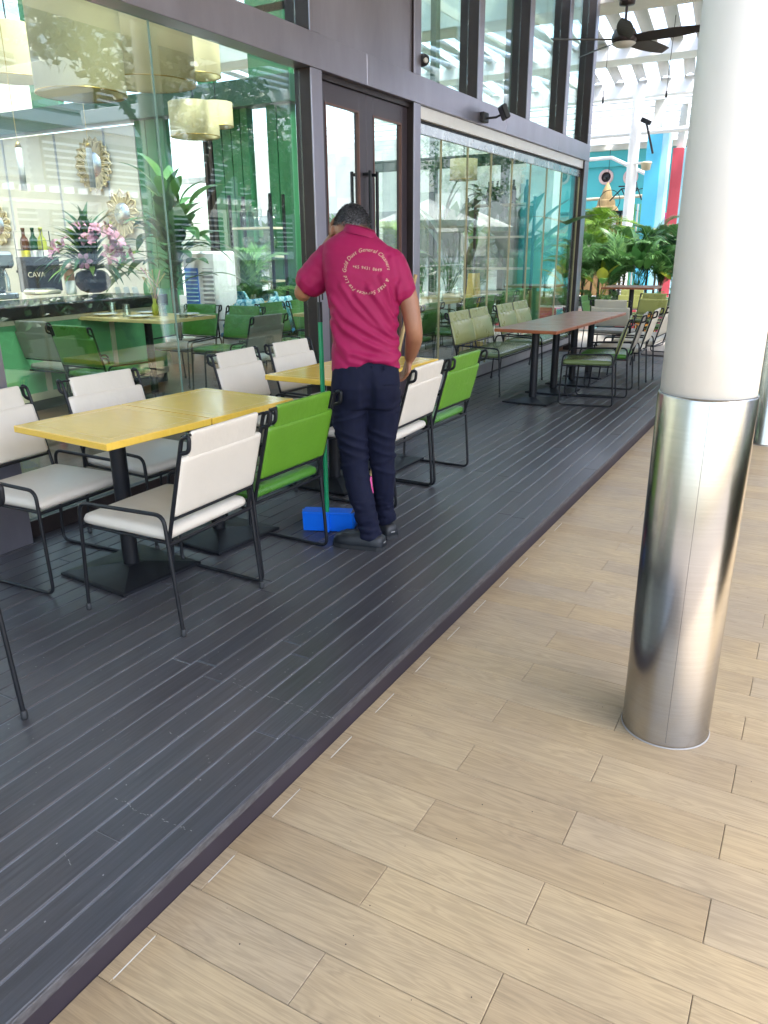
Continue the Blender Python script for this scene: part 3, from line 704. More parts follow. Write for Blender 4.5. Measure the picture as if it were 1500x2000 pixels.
def table(label, group, x, y, rz, lx, ly, top_m, edge_m, z=DECK, h=.745, line=None, base=.235, th=.032):
    e = empty('table', (x, y, z), rz); tag(e, label, 'table', group)
    t = MB().box(-lx/2, lx/2, -ly/2, ly/2, h-th, h-.001, .003, mi=1).box(-lx/2+.002, lx/2-.002, -ly/2+.002, ly/2-.002, h-.002, h, .0008).build('table_top', [top_m, edge_m], e)
    if line:
        m = .065; mb = MB()
        for s in (1, -1): mb.box(-lx/2+m, lx/2-m, s*(ly/2-m)-.0012, s*(ly/2-m)+.0012, h-.001, h+.0004); mb.box(s*(lx/2-m)-.0012, s*(lx/2-m)+.0012, -ly/2+m+.0013, ly/2-m-.0013, h-.001, h+.0004)
        mb.build('inlay_line', line, t)
    MB().tube([(0, 0, .03), (0, 0, h-th-.004)], .038, 20).box(-.14, .14, -.14, .14, h-th-.008, h-th-.001).build('pedestal', 'black_steel', e)
    b = base; rings = []
    MB().loft([[(-b, -b, .004), (b, -b, .004), (b, b, .004), (-b, b, .004)], [(-b, -b, .016), (b, -b, .016), (b, b, .016), (-b, b, .016)], [(-b+.012, -b+.012, .020), (b-.012, -b+.012, .020), (b-.012, b-.012, .020), (-b+.012, b-.012, .020)], [(-.045, -.045, .045), (.045, -.045, .045), (.045, .045, .045), (-.045, .045, .045)]], True, False).build('base_plate', 'black_steel', e)
    return e
G2 = 'yellow tables on the deck'
rt = R_(-4.5)
table('yellow table nearest the camera, joined to another yellow table', G2, -2.795, 2.425, rt, .665, .588, 'yellow_top', 'yellow_top', line='yellow_line')
table('yellow table joined to the far side of the nearest one', G2, -2.747, 3.018, rt, .665, .588, 'yellow_top', 'yellow_top', line='yellow_line')
table('yellow table beside the cleaner, nearer half of the second pair', G2, -2.715, 4.16, R_(-2), .63, .588, 'yellow_top', 'yellow_top', line='yellow_line')
table('yellow table at the far end of the second pair', G2, -2.694, 4.752, R_(-2), .63, .588, 'yellow_top', 'yellow_top', line='yellow_line')
G3 = 'brown tables in a row at the far end of the deck'
rb = R_(-2)
for i, nm in enumerate(('nearest of the four brown tables pushed together in a row', 'second brown table of the row, counted from the camera', 'third brown table of the row, counted from the camera', 'farthest of the four brown tables pushed together')):
    yy = 7.58+i*.632
    table(nm, G3, -2.49+.035*i*.632, yy, rb, .64, .628, 'brown_top', 'brown_edge')
G4 = 'seats around the row of brown tables'
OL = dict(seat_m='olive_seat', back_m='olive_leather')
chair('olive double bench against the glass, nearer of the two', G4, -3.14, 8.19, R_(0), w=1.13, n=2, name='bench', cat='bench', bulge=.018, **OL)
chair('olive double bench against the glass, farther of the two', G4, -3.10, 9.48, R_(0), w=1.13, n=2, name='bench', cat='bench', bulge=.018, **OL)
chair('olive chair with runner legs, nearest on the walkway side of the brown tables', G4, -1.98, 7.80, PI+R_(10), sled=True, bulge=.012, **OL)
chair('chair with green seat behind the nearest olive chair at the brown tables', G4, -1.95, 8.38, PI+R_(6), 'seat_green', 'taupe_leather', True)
chair('cream backed chair between the olive chairs and the cream bench', G4, -1.94, 8.98, PI+R_(3), 'cream_leather', 'cream_leather')
chair('cream double bench on the walkway side at the far end of the deck', G4, -1.90, 10.05, PI+R_(-2), 'cream_leather', 'cream_leather', w=1.13, n=2, name='bench', cat='bench')
chair('taupe backed chair beyond the end of the brown tables', G4, -2.45, 10.75, R_(92), 'taupe_leather', 'cream_leather')
# small litter by the brown table base
for i, p in enumerate((onz(1103, 763, DECK), onz(1109, 767, DECK))):
    o = MB().box(-.014, .014, -.018, .018, 0, .016, .005).build('paper_scrap', 'paper'); o.location = p; o.rotation_euler = (0.1, .1, i*1.1)
    tag(o, ('crumpled white paper scrap by the near olive chair, left one', 'crumpled white paper scrap by the near olive chair, right one')[i], 'litter', 'paper scraps on the deck')
# high brown table and seats beyond the deck
table('brown table standing apart beyond the far end of the deck', None, -2.80, 13.35, R_(1), .82, .82, 'brown_top', 'brown_edge', z=0, h=1.0)
G5 = 'olive chairs around the far brown table'
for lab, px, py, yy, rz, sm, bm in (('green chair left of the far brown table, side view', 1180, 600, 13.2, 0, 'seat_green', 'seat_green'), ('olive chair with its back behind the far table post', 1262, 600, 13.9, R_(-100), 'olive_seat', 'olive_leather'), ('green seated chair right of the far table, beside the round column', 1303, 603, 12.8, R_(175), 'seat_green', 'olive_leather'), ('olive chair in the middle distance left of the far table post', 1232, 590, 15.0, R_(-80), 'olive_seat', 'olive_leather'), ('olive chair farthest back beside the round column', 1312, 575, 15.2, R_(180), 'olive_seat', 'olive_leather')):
    p = ony(px, py, yy); chair(lab, G5, p.x, yy, rz, sm, bm, True, z=0)

# ------------------------------------------------------------------ the cleaner
PO = Vector((-1.909, 3.312, DECK)); PF = Vector((-0.499, 0.866, 0)).normalized(); PR = Vector((PF.y, -PF.x, 0))
PM = Matrix(((PR.x, PF.x, 0, PO.x), (PR.y, PF.y, 0, PO.y), (0, 0, 1, PO.z), (0, 0, 0, 1)))
man = empty('person', (0, 0, 0)); man.matrix_world = PM
tag(man, 'person in magenta polo shirt and navy trousers standing with back to camera, hand to forehead', 'person')
def ell(c, a, b, n=28, ax=None, tilt=None, p=2.0):
    """ring: centre c, half widths a (u) and b (v); p>2 squarer"""
    out = []
    for k in range(n):
        t = 2*math.pi*k/n; cs, sn = math.cos(t), math.sin(t)
        x = a*math.copysign(abs(cs)**(2/p), cs); y = b*math.copysign(abs(sn)**(2/p), sn)
        q = Vector((x, y, 0))
        if tilt: q = tilt @ q
        out.append(Vector(c)+q)
    return out
def limb(mb, pts, rs, n=18, sub=6, squash=None):
    """smooth tapered limb along control points (Catmull-Rom)"""
    P = [Vector(p) for p in pts]; Q = []; RR = []
    for i in range(len(P)-1):
        p0 = P[max(i-1, 0)]; p1 = P[i]; p2 = P[i+1]; p3 = P[min(i+2, len(P)-1)]
        r0, r1, r2, r3 = rs[max(i-1, 0)], rs[i], rs[i+1], rs[min(i+2, len(P)-1)]
        for k in range(sub):
            t = k/sub; t2, t3 = t*t, t*t*t
            f = lambda a, b, c, d: 0.5*((2*b)+(c-a)*t+(2*a-5*b+4*c-d)*t2+(3*b-a-3*c+d)*t3)
            Q.append(Vector([f(p0[j], p1[j], p2[j], p3[j]) for j in range(3)])); RR.append(max(.003, f(r0, r1, r2, r3)))
    Q.append(P[-1]); RR.append(rs[-1])
    # round the ends
    d0 = (Q[0]-Q[1]).normalized(); d1 = (Q[-1]-Q[-2]).normalized()
    Q = [Q[0]+d0*RR[0]*.75, Q[0]+d0*RR[0]*.45]+Q+[Q[-1]+d1*RR[-1]*.45, Q[-1]+d1*RR[-1]*.75]
    RR = [RR[0]*.3, RR[0]*.78]+RR+[RR[-1]*.78, RR[-1]*.3]
    mb.tube(Q, RR, n)
def blob(mb, c, rad, rot=None, n=16):
    prof = [(max(1e-5, math.sin(math.pi*i/n)), -math.cos(math.pi*i/n)) for i in range(n+1)]
    M = TR(Vector(c)) @ (rot.to_4x4() if rot else Matrix.Identity(4)) @ Matrix.Diagonal((*rad, 1))
    mb.lathe(prof, 20, M=M)
def remesh(mb, name, mat, vox, smooth_it, parent, disp=None, mats=None):
    tmp = bpy.data.objects.new('tmp', mb.mesh('tmp', mat)); C.objects.link(tmp)
    r = tmp.modifiers.new('r', 'REMESH'); r.mode = 'VOXEL'; r.voxel_size = vox
    s = tmp.modifiers.new('s', 'SMOOTH'); s.iterations = smooth_it; s.factor = .5
    bpy.context.view_layer.update()
    dg = bpy.context.evaluated_depsgraph_get()
    me = bpy.data.meshes.new_from_object(tmp.evaluated_get(dg)); me.name = name
    bpy.data.objects.remove(tmp)
    if disp:
        nr = [v.normal.copy() for v in me.vertices]
        for v, n in zip(me.vertices, nr): v.co = disp(v.co, n)
    me.polygons.foreach_set('use_smooth', [True]*len(me.polygons)); me.materials.clear(); me.materials.append(MATS[mat]); me.update()
    o = bpy.data.objects.new(name, me); C.objects.link(o); o.parent = parent
    return o
# joints (u right, v away from camera, w up)
HEAD = Vector((-.104, .195, 1.590)); NECK = Vector((-.060, .085, 1.535))
LSH, LEL, LWR, LHD = Vector((-.222, .075, 1.478)), Vector((-.352, .125, 1.290)), Vector((-.205, .315, 1.545)), Vector((-.185, .268, 1.655))
RSH, REL, RWR, RHD = Vector((.105, .050, 1.440)), Vector((.196, .012, 1.120)), Vector((.182, .120, .965)), Vector((.165, .150, .900))
hrot = Matrix.Rotation(R_(-50), 3, 'X') @ Matrix.Rotation(R_(8), 3, 'Y')
skin = MB()
blob(skin, HEAD, (.083, .102, .115), hrot)                                  # cranium, bowed forward
blob(skin, HEAD+hrot @ Vector((0, .030, -.058)), (.058, .066, .075), hrot)     # jaw
blob(skin, HEAD+hrot @ Vector((0, .102, -.022)), (.012, .016, .026), hrot)     # nose
blob(skin, HEAD+hrot @ Vector((0, .088, -.078)), (.024, .012, .010), hrot)     # mouth
for s in (-1, 1):
    blob(skin, HEAD+hrot @ Vector((s*.092, .002, -.026)), (.012, .021, .034), hrot)   # ears
    blob(skin, HEAD+hrot @ Vector((s*.032, .088, .006)), (.015, .010, .010), hrot)     # brows / eyes
limb(skin, [(-.05, .055, 1.44), NECK, HEAD+Vector((.018, -.045, -.045))], [.065, .060, .056])
limb(skin, [(-.045, .03, .95), (-.045, .03, 1.1), (-.05, .045, 1.25), (-.052, .055, 1.42)], [.085, .08, .085, .08])  # trunk core
limb(skin, [(-.05, .055, 1.42), LSH], [.055, .045]); limb(skin, [(-.05, .055, 1.42), RSH], [.055, .045])
limb(skin, [LSH, (LSH+LEL)/2+Vector((-.012, 0, 0)), LEL, (LEL*.55+LWR*.45)+Vector((-.006, 0, -.004)), LWR], [.044, .047, .043, .041, .028])
limb(skin, [RSH, (RSH+REL)/2+Vector((.014, 0, 0)), REL, (REL*.55+RWR*.45)+Vector((.006, -.008, 0)), RWR], [.044, .048, .0425, .042, .028])
# hands: palm and five separate bent fingers
def hand(W, K, side, curl, palm_r=.017):
    """W wrist, K knuckle centre, side = unit vector from index finger to little finger, curl = bend direction"""
    ax = (K-W).normalized()
    for t in (-.024, -.008, .008, .024): limb(skin, [W+side*t*.5, K+side*t], [.017, .0135], 10, 4)
    for i, (t, ln) in enumerate(((-.027, .070), (-.009, .079), (.009, .074), (.026, .058))):
        b = K+side*t; d1 = (ax*.85+curl*.35).normalized(); d2 = (ax*.45+curl*.85).normalized(); d3 = (ax*.05+curl).normalized()
        p1 = b+d1*ln*.45; p2 = p1+d2*ln*.32; p3 = p2+d3*ln*.23
        limb(skin, [b, p1, p2, p3], [.0098, .0090, .0082, .0068], 10, 4)
    tb = W+(K-W)*.30-side*.022; t1 = tb-side*.026+ax*.024; t2 = t1+ax*.030+curl*.012
    limb(skin, [W, tb, t1, t2], [.017, .0135, .0108, .0085], 10, 4)
LS = Vector((-.15, -.75, .45)).normalized()
LK = LWR+(LHD-LWR).normalized()*.088
ax = (LK-LWR).normalized(); LS = (LS-ax*LS.dot(ax)).normalized(); lc = Vector((.9, -.25, .2)); lc = (lc-ax*lc.dot(ax)).normalized()
hand(LWR, LK, LS, lc)
RK = RWR+(RHD-RWR).normalized()*.088
ax = (RK-RWR).normalized(); RS = Vector((0.2, -1, 0.0)); RS = (RS-ax*RS.dot(ax)).normalized(); rc = Vector((-1, 0, 0)); rc = (rc-ax*rc.dot(ax)).normalized()
hand(RWR, RK, -RS, rc)
# legs and feet inside the clothes keep the figure whole
LH, LKN, LAN = Vector((-.135, .0, .84)), Vector((-.112, .045, .485)), Vector((-.026, -.070, .085))
RH, RKN, RAN = Vector((.048, .005, .84)), Vector((.036, .060, .485)), Vector((.050, .115, .085))
limb(skin, [(-.045, .01, .93), LH, (LH+LKN)/2, LKN, LKN*.6+LAN*.4+Vector((0, -.015, 0)), LAN], [.11, .08, .068, .05, .046, .035])
limb(skin, [(-.045, .01, .93), RH, (RH+RKN)/2, RKN, RKN*.6+RAN*.4+Vector((0, -.015, 0)), RAN], [.11, .08, .068, .05, .046, .035])
FDL = Vector((-.93, .38, 0)).normalized(); FDR = Vector((-.55, .84, 0)).normalized()
for an, fd in ((LAN, FDL), (RAN, FDR)): limb(skin, [an, an+fd*.05+Vector((0, 0, -.035)), an+fd*.15+Vector((0, 0, -.05))], [.034, .032, .024])
body = remesh(skin, 'body', 'skin', .0048, 3, man)

# hair: a cap grown from the cranium plus many short strands
cap = MB(); nn = 40; rings = []
random.seed(3)
strand = MB()
bv = BVHTree.FromObject(body, bpy.context.evaluated_depsgraph_get())
def hairline(d):
    # d unit direction in head space (x right, y face, z crown): True where hair grows
    return d.z > .10+.50*max(0, d.y)**1.2 - .88*max(0, -d.y) + .16*abs(d.x)*max(0, 1-abs(d.y)*1.5)
for i in range(21000):
    z = random.uniform(-.95, 1); a = random.uniform(0, 2*math.pi); q = math.sqrt(max(0, 1-z*z)); d = Vector((q*math.cos(a), q*math.sin(a), z))
    j = Vector((random.gauss(0, .05), random.gauss(0, .05), random.gauss(0, .05)))
    if not hairline((d+j).normalized()): continue
    loc = HEAD+hrot @ Vector((d.x*.083, d.y*.102, d.z*.115)); nrm = (hrot @ Vector((d.x/.083, d.y/.102, d.z/.115))).normalized()
    g_ = (hrot @ Vector((d.x*.4, .55*d.y+.15, -1))); g_ = (g_-nrm*g_.dot(nrm)).normalized() if (g_-nrm*g_.dot(nrm)).length > 1e-4 else nrm.orthogonal()
    ln = random.uniform(.012, .024)*(1.0 if d.z > .25 else .62)
    sd_ = nrm.cross(g_).normalized()*random.uniform(.0006, .0011)
    g_ = (g_+Vector((random.gauss(0, .25), random.gauss(0, .25), random.gauss(0, .25)))).normalized()
    p0 = loc-nrm*.001; p1 = loc+nrm*.006+g_*ln*.5; p2 = loc+nrm*.006+g_*ln
    strand.add([p0-sd_, p0+sd_, p1+sd_*.8, p1-sd_*.8, p2], [(0, 1, 2, 3), (3, 2, 4)], True)
def capdisp():
    mb = MB(); n1, n2 = 36, 48; grid = {}
    for i in range(n1+1):
        th = math.pi*i/n1
        for k in range(n2):
            a = 2*math.pi*k/n2; d = Vector((math.sin(th)*math.cos(a), math.sin(th)*math.sin(a), math.cos(th)))
            if hairline(d):
                s = 1.035+.012*noise.noise(d*9); grid[i, k] = len(mb.v); mb.v.append(tuple(HEAD+hrot @ Vector((d.x*.083*s, d.y*.102*s, d.z*.115*s))))
    for i in range(n1):
        for k in range(n2):
            q = [(i, k), (i, (k+1) % n2), (i+1, (k+1) % n2), (i+1, k)]
            if all(x in grid for x in q): mb.f.append(tuple(grid[x] for x in q)); mb.sm.append(True); mb.mi.append(0)
    return mb
hair = capdisp().build('hair', 'black_plastic', man)
o = strand.build('hair_strands', 'hair', hair); o['kind'] = 'stuff'

# polo shirt
sh = MB()
prof = [ # w, centre u, centre v, half width, half depth
 (.925, -.042, .012, .172, .125), (.97, -.042, .012, .172, .124), (1.02, -.044, .014, .168, .118), (1.09, -.046, .018, .163, .112), (1.16, -.048, .022, .164, .112),
 (1.23, -.051, .028, .170, .115), (1.30, -.055, .034, .178, .119), (1.38, -.058, .040, .186, .120), (1.45, -.060, .046, .186, .112), (1.50, -.062, .055, .168, .096), (1.535, -.062, .064, .128, .080), (1.56, -.060, .074, .088, .068), (1.575, -.058, .080, .070, .060)]
rings = []
for i, (w_, cu, cv, a, b) in enumerate(prof):
    ring = ell((cu, cv, w_), a, b, 64, p=2.5 if w_ < 1.44 else 2.1)
    # left shoulder carried higher than the right one
    for q in ring:
        f = max(0, min(1, (w_-1.25)/.2)); q.z += -f*(q.x-cu)*.17
    if w_ < .95:   # hem: long tail at left, raised in the middle of the back
        for q in ring:
            s = (q.x-cu)/a
            q.z += .080*math.exp(-((s-.30)/.42)**2)*(1 if q.y < cv else .2) - .022*math.exp(-((s+.62)/.24)**2)
    elif w_ < 1.0:
        for q in ring: s = (q.x-cu)/a; q.z += .042*math.exp(-((s-.30)/.42)**2)*(1 if q.y < cv else .2)
    rings.append(ring)
sh.loft(rings)
def sleeve(S_, E_, t1, r0, r1, drop=0):
    d = (E_-S_); end = S_+d*t1
    limb(sh, [S_-d.normalized()*.02+Vector((0, 0, -.012)), S_+d*t1*.35, S_+d*t1*.7, end], [r0*.95, r0, (r0+r1)/2, r1], 24)
sleeve(LSH+Vector((.02, 0, -.006)), LEL, .72, .072, .083); sleeve(RSH+Vector((-.018, 0, -.006)), REL, .46, .074, .073)
limb(sh, [(-.10, .055, 1.475), LSH+Vector((.03, 0, -.012))], [.085, .076]); limb(sh, [(-.02, .050, 1.44), RSH+Vector((-.03, 0, -.012))], [.085, .078])
def seg_d(u, w_, pts):
    best = 9; side = 0
    for (a, b), (c, d) in zip(pts, pts[1:]):
        dx, dy = c-a, d-b; t = max(0, min(1, ((u-a)*dx+(w_-b)*dy)/(dx*dx+dy*dy))); ex, ey = u-(a+t*dx), w_-(b+t*dy); e = math.hypot(ex, ey)
        if e < best: best = e; side = 1 if ex*dy-ey*dx > 0 else -1
    return best, side
FOLD = [([(-.19, 1.20), (-.15, 1.14), (-.06, 1.08), (.05, 1.03), (.12, 1.00)], .0095, .016), ([(-.20, 1.27), (-.14, 1.19), (-.03, 1.12), (.08, 1.06), (.13, 1.05)], .0085, .015), ([(-.205, 1.16), (-.18, 1.08), (-.12, 1.02), (.0, .985), (.1, .98)], .0095, .015),
        ([(-.08, 1.29), (.0, 1.19), (.07, 1.11), (.12, 1.08)], .0075, .013), ([(-.02, 1.32), (.05, 1.23), (.10, 1.15), (.125, 1.13)], .0085, .013), ([(.04, 1.37), (.08, 1.28), (.11, 1.20)], .0065, .012), ([(.085, 1.45), (.10, 1.36), (.115, 1.27)], .006, .011), ([(-.18, 1.05), (-.12, .985), (-.05, .965)], .008, .014), ([(.125, 1.33), (.12, 1.22), (.125, 1.15)], .007, .012), ([(-.15, 1.33), (-.09, 1.24), (.0, 1.15), (.09, 1.09)], .006, .012)]
def shirt_disp(co, n):
    d = 0.0
    if co.y < .10 and -.22 < co.x < .16 and co.z < 1.47:
        back = max(0, min(1, (.10-co.y)/.08))
        for pts, A, s in FOLD:
            e, side = seg_d(co.x, co.z, pts)
            if e < .06: d += A*back*(math.exp(-(e/s)**2)-.55*math.exp(-((e-s*1.9)/s)**2)*(1 if side > 0 else .4))
    q = Vector((co.x*9+co.z*6, co.y*9, co.z*9-co.x*4)); d += .0035*noise.noise(q)+.0016*noise.noise(q*2.7)
    # sleeves: folds round the arm
    if co.x < -.24: d += .004*noise.noise(Vector((co.x*34, co.y*12, co.z*30)))
    return co+n*d
shirt = remesh(sh, 'polo_shirt', 'shirt', .0052, 4, man, shirt_disp)
# collar: stand of cloth folded round the neck
mbc = MB(); rc_ = []
cx_, cy_, cz_ = -.060, .076, 1.556
for (dz, k, out) in ((0, 1.10, 0), (.014, 1.06, 0), (.030, .99, 0), (.034, 1.01, 0), (.020, 1.10, 0), (-.004, 1.24, 0), (-.008, 1.22, 0)):
    ring = []
    for i in range(40):
        a = 2*math.pi*i/40; x, y = .070*k*math.cos(a), .066*k*math.sin(a)
        ring.append((cx_+x, cy_+y+dz*.35, cz_+dz-.22*x-.10*(y)))
    rc_.append(ring)
mbc.loft(rc_, False).build('collar', 'shirt', shirt)
o = MB().box(-.198, -.194, -.006, .008, 1.045, 1.075, .001).build('side_label', 'black_plastic', shirt)
# lettering on the back
dg = bpy.context.evaluated_depsgraph_get(); bvs = BVHTree.FromObject(shirt, dg)
def glyphs(ch, size, shear=.25):
    cu = bpy.data.curves.new('t', 'FONT'); cu.body = ch; cu.size = size; cu.shear = shear; cu.offset = 0.0; cu.resolution_u = 3
    ob = bpy.data.objects.new('t', cu); C.objects.link(ob); bpy.context.view_layer.update()
    me = bpy.data.meshes.new_from_object(ob.evaluated_get(bpy.context.evaluated_depsgraph_get()))
    vs_ = [v.co.copy() for v in me.vertices]; fs_ = [tuple(p.vertices) for p in me.polygons]
    bpy.data.objects.remove(ob); bpy.data.curves.remove(cu); bpy.data.meshes.remove(me)
    return vs_, fs_
WID = {}
def adv(ch, size):
    if ch == ' ': return size*.34
    if ch not in WID: v, f = glyphs(ch, 1.0, 0); WID[ch] = (max(p.x for p in v)-min(p.x for p in v), min(p.x for p in v))
    return WID[ch][0]*size+size*.10
def put(vs2, fs, mb):
    out = []
    for p in vs2:
        h = bvs.ray_cast(Vector((p[0], -.6, p[1])), Vector((0, 1, 0)))
        if h[0] is None: return
        out.append(h[0]+h[1]*.0016 if h[1].y < 0 else h[0]-h[1]*.0016)
    mb.add(out, fs, False)
CU, CW, CR = -.030, 1.392, .1020
def arc_text(txt, a_start, a_end, size, mb):
    tot = sum(adv(c, size) for c in txt); a = a_start
    for c in txt:
        wd = adv(c, size)/tot*(a_end-a_start)
        if c != ' ':
            v, f = glyphs(c, size); am = a+wd/2; cw = WID[c][0]*size; x0 = WID[c][1]*size+cw/2
            vs2 = []
            for p in v:
                x, y = p.x-x0, p.y; r = CR+y-.006
                t = am; ex = Vector((-math.sin(t), math.cos(t)))*(-1); ey = Vector((math.cos(t), math.sin(t)))
                q = ey*r+ex*x; vs2.append((CU+q.x, CW+q.y*.94))
            put(vs2, f, mb)
        a += wd
mbt = MB(); arc_text('Gold Dust General Cleaners', R_(182), R_(4), .0255, mbt); mbt.build('lettering', 'shirt_print', shirt)
mbt = MB(); arc_text('& M&E Services Pte Ltd', R_(-18), R_(-170), .0235, mbt); mbt.build('lettering', 'shirt_print', shirt)
mbt = MB(); x = -.068; rot = R_(-8)
for c in '+65 9431 8649':
    if c != ' ':
        v, f = glyphs(c, .0195, 0); put([(CU+(x+p.x-WID.get(c, (0, 0))[1]*0)*math.cos(rot)-p.y*math.sin(rot), CW+.010+(x+p.x)*math.sin(rot)+p.y*math.cos(rot)) for p in v], f, mbt)
    x += .0112 if c != ' ' else .008
mbt.build('lettering', 'shirt_print', shirt)

# trousers
tr = MB()
hipr = []
for (w_, cu, cv, a, b) in ((.99, -.043, .012, .158, .108), (.95, -.043, .006, .164, .114), (.90, -.044, -.002, .171, .124), (.85, -.045, -.006, .174, .128), (.80, -.046, -.002, .170, .120), (.74, -.046, .004, .150, .10)):
    ring = ell((cu, cv, w_), a, b, 56, p=2.6)
    for q in ring:   # cleft between the buttocks
        if q.y < cv and w_ < .93: q.y += .030*math.exp(-((q.x+.028)/.022)**2)*min(1, (.93-w_)/.08)
    hipr.append(ring)
tr.loft(hipr)
limb(tr, [(LH.x+.012, .0, .82), (-.124, .018, .66), (-.114, .025, .52), (-.100, .000, .36), (-.056, -.040, .20), (-.032, -.062, .10), (-.026, -.066, .070)], [.098, .087, .075, .067, .060, .058, .061], 26)
limb(tr, [(RH.x-.004, .005, .82), (.040, .030, .66), (.031, .042, .52), (.040, .060, .36), (.046, .092, .20), (.050, .112, .12), (.050, .115, .10)], [.092, .081, .069, .061, .055, .053, .054], 26)
def trouser_disp(co, n):
    q = Vector((co.x*7, co.y*7, co.z*4)); d = .006*noise.noise(q)
    u, w_ = co.x, co.z
    # drag lines under the seat and behind the knees
    for (w0, sl, A, s) in ((.735, .35, .006, .010), (.70, .30, .005, .010), (.60, -.45, .006, .012), (.55, -.5, .006, .012), (.50, -.4, .006, .011), (.455, .3, .005, .010), (.40, -.35, .0045, .011)):
        cx = -.11 if u < -.03 else .04
        d += A*math.exp(-((w_-w0-sl*(u-cx))/s)**2)*(.6+.8*noise.noise(Vector((u*9+w0*31, co.y*9, 3))))
    if w_ < .27: d += .010*noise.noise(Vector((co.x*8, co.y*8, co.z*34)))*min(1, (.27-w_)/.10)+.004*noise.noise(Vector((co.x*20, co.y*20, co.z*60)))
    d += .0018*noise.noise(Vector((co.x*28, co.y*28, co.z*22)))
    return co+n*d*1.35
trous = remesh(tr, 'trousers', 'trouser', .0056, 4, man, trouser_disp)
wb = MB()
ringz = [ell((-.043, .012, 1.005), .150, .103, 48, p=2.6), ell((-.043, .010, .957), .160, .1135, 48, p=2.6), ell((-.043, .010, .954), .155, .110, 48, p=2.6)]
wb.loft(ringz, False).build('waistband', 'trouser', trous)
for uu in (-.012, .048): MB().box(uu-.006, uu+.006, -.1095, -.1035, .938, .962, .002).build('belt_loop', 'trouser', trous)
MB().box(.045, .115, -.1275, -.124, .868, .872, .001).build('pocket_welt', 'trouser', trous)
# rubber clogs
def shoe(an, fd, name='shoe'):
    sd_ = Vector((-fd.y, fd.x, 0))*1.14; mb = MB(); rings = []
    for (t, hw_, zt) in ((-.072, .020, .045), (-.068, .032, .074), (-.045, .041, .084), (.0, .043, .088), (.05, .046, .090), (.10, .052, .088), (.15, .054, .082), (.185, .048, .070), (.205, .034, .050), (.212, .016, .032)):
        ring = []; c0 = Vector((an.x, an.y, 0))+fd*t
        for k in range(20):
            a = 2*math.pi*k/20; cs, sn = math.cos(a), math.sin(a)
            zz = .030+(zt-.030)*max(0, sn)**.8 if sn > 0 else .030-.028*abs(sn)**.45
            ring.append(c0+sd_*(hw_*math.copysign(abs(cs)**.7, cs))+Vector((0, 0, zz)))
        rings.append(ring)
    mb.loft(rings); o = mb.build(name, 'shoe', man)
    mb = MB(); rr_ = []
    for (t, hw_) in ((-.076, .022), (-.070, .033), (-.045, .043), (.0, .044), (.05, .047), (.10, .053), (.15, .055), (.188, .048), (.209, .032), (.216, .016)):
        c0 = Vector((an.x, an.y, 0))+fd*t; rr_.append([c0+sd_*hw_+Vector((0, 0, .022)), c0-sd_*hw_+Vector((0, 0, .022)), c0-sd_*hw_*.97+Vector((0, 0, .001)), c0+sd_*hw_*.97+Vector((0, 0, .001))])
    mb.loft(rr_, True, False).build('sole', 'rubber', o)
    c0 = Vector((an.x, an.y, 0))-fd*.0735
    M = Matrix(((sd_.x, -fd.x, 0, c0.x), (sd_.y, -fd.y, 0, c0.y), (0, 0, 1, .042), (0, 0, 0, 1)))
    MB().box(-.011, .011, 0, .002, -.003, .004, .001, M=M).build('heel_badge', 'stone_curb', o)
shoe(LAN, FDL); shoe(RAN, FDR)

# ------------------------------------------------------------------ plants: shared leaf meshes
def frond_mesh(name, L, nl, ll, lw, arch, mat, droop=.5, seed=1):
    """palm frond: curved rachis with paired leaflets; grows along +X, bending down"""
    rnd = random.Random(seed); mb = MB(); pts = []
    for i in range(13):
        t = i/12; pts.append(Vector((L*t*(1-.12*t), 0, arch*L*(t-1.15*t*t*t*.9)*1.0)))
    mb.tube(pts, [.008*(1-.75*i/12) for i in range(13)], 5)
    for i in range(nl):
        t = .14+.86*i/(nl-1); f = t*12; k = min(int(f), 11); p = pts[k].lerp(pts[k+1], f-k); d = (pts[k+1]-pts[k]).normalized()
        ln = ll*(math.sin(math.pi*min(1, .12+.88*t))**.55)*rnd.uniform(.85, 1.1)
        for s in (1, -1):
            o = (d*(.55+.35*t)+Vector((0, s, 0))*(.85-.35*t)+Vector((0, 0, .18))).normalized(); up = Vector((0, 0, 1))
            q0 = p; q1 = p+o*ln*.45+Vector((0, 0, rnd.uniform(-.01, .02))); q2 = p+o*ln+Vector((0, 0, -droop*ln*rnd.uniform(.5, 1)))
            w_ = o.cross(up).normalized()*lw*.5
            mb.add([q0-w_*.4, q0+w_*.4, q1+w_, q1-w_, q2], [(0, 1, 2, 3), (3, 2, 4)], True)
    return mb.mesh(name, mat)
def blade_mesh(name, L, W, mat, stem=.35, curve=.5, seed=1, n=7):
    """broad leaf on a stalk, along +X"""
    mb = MB(); P = []
    for i in range(n+1):
        t = i/n; x = stem+L*t; z = curve*L*(t-1.3*t*t)+stem*.55; w_ = W*.5*math.sin(math.pi*min(1, .06+.94*t)**.8)**.9
        P.append((Vector((x, -w_, z+.18*w_)), Vector((x, 0, z)), Vector((x, w_, z+.18*w_))))
    mb.tube([(0, 0, 0), (stem*.5, 0, stem*.36), P[0][1]], [.008, .006, .004], 5)
    vs_ = [q for p in P for q in p]; fs = []
    for i in range(n): fs += [(i*3, (i+1)*3, (i+1)*3+1, i*3+1), (i*3+1, (i+1)*3+1, (i+1)*3+2, i*3+2)]
    mb.add(vs_, fs, True); return mb.mesh(name, mat)
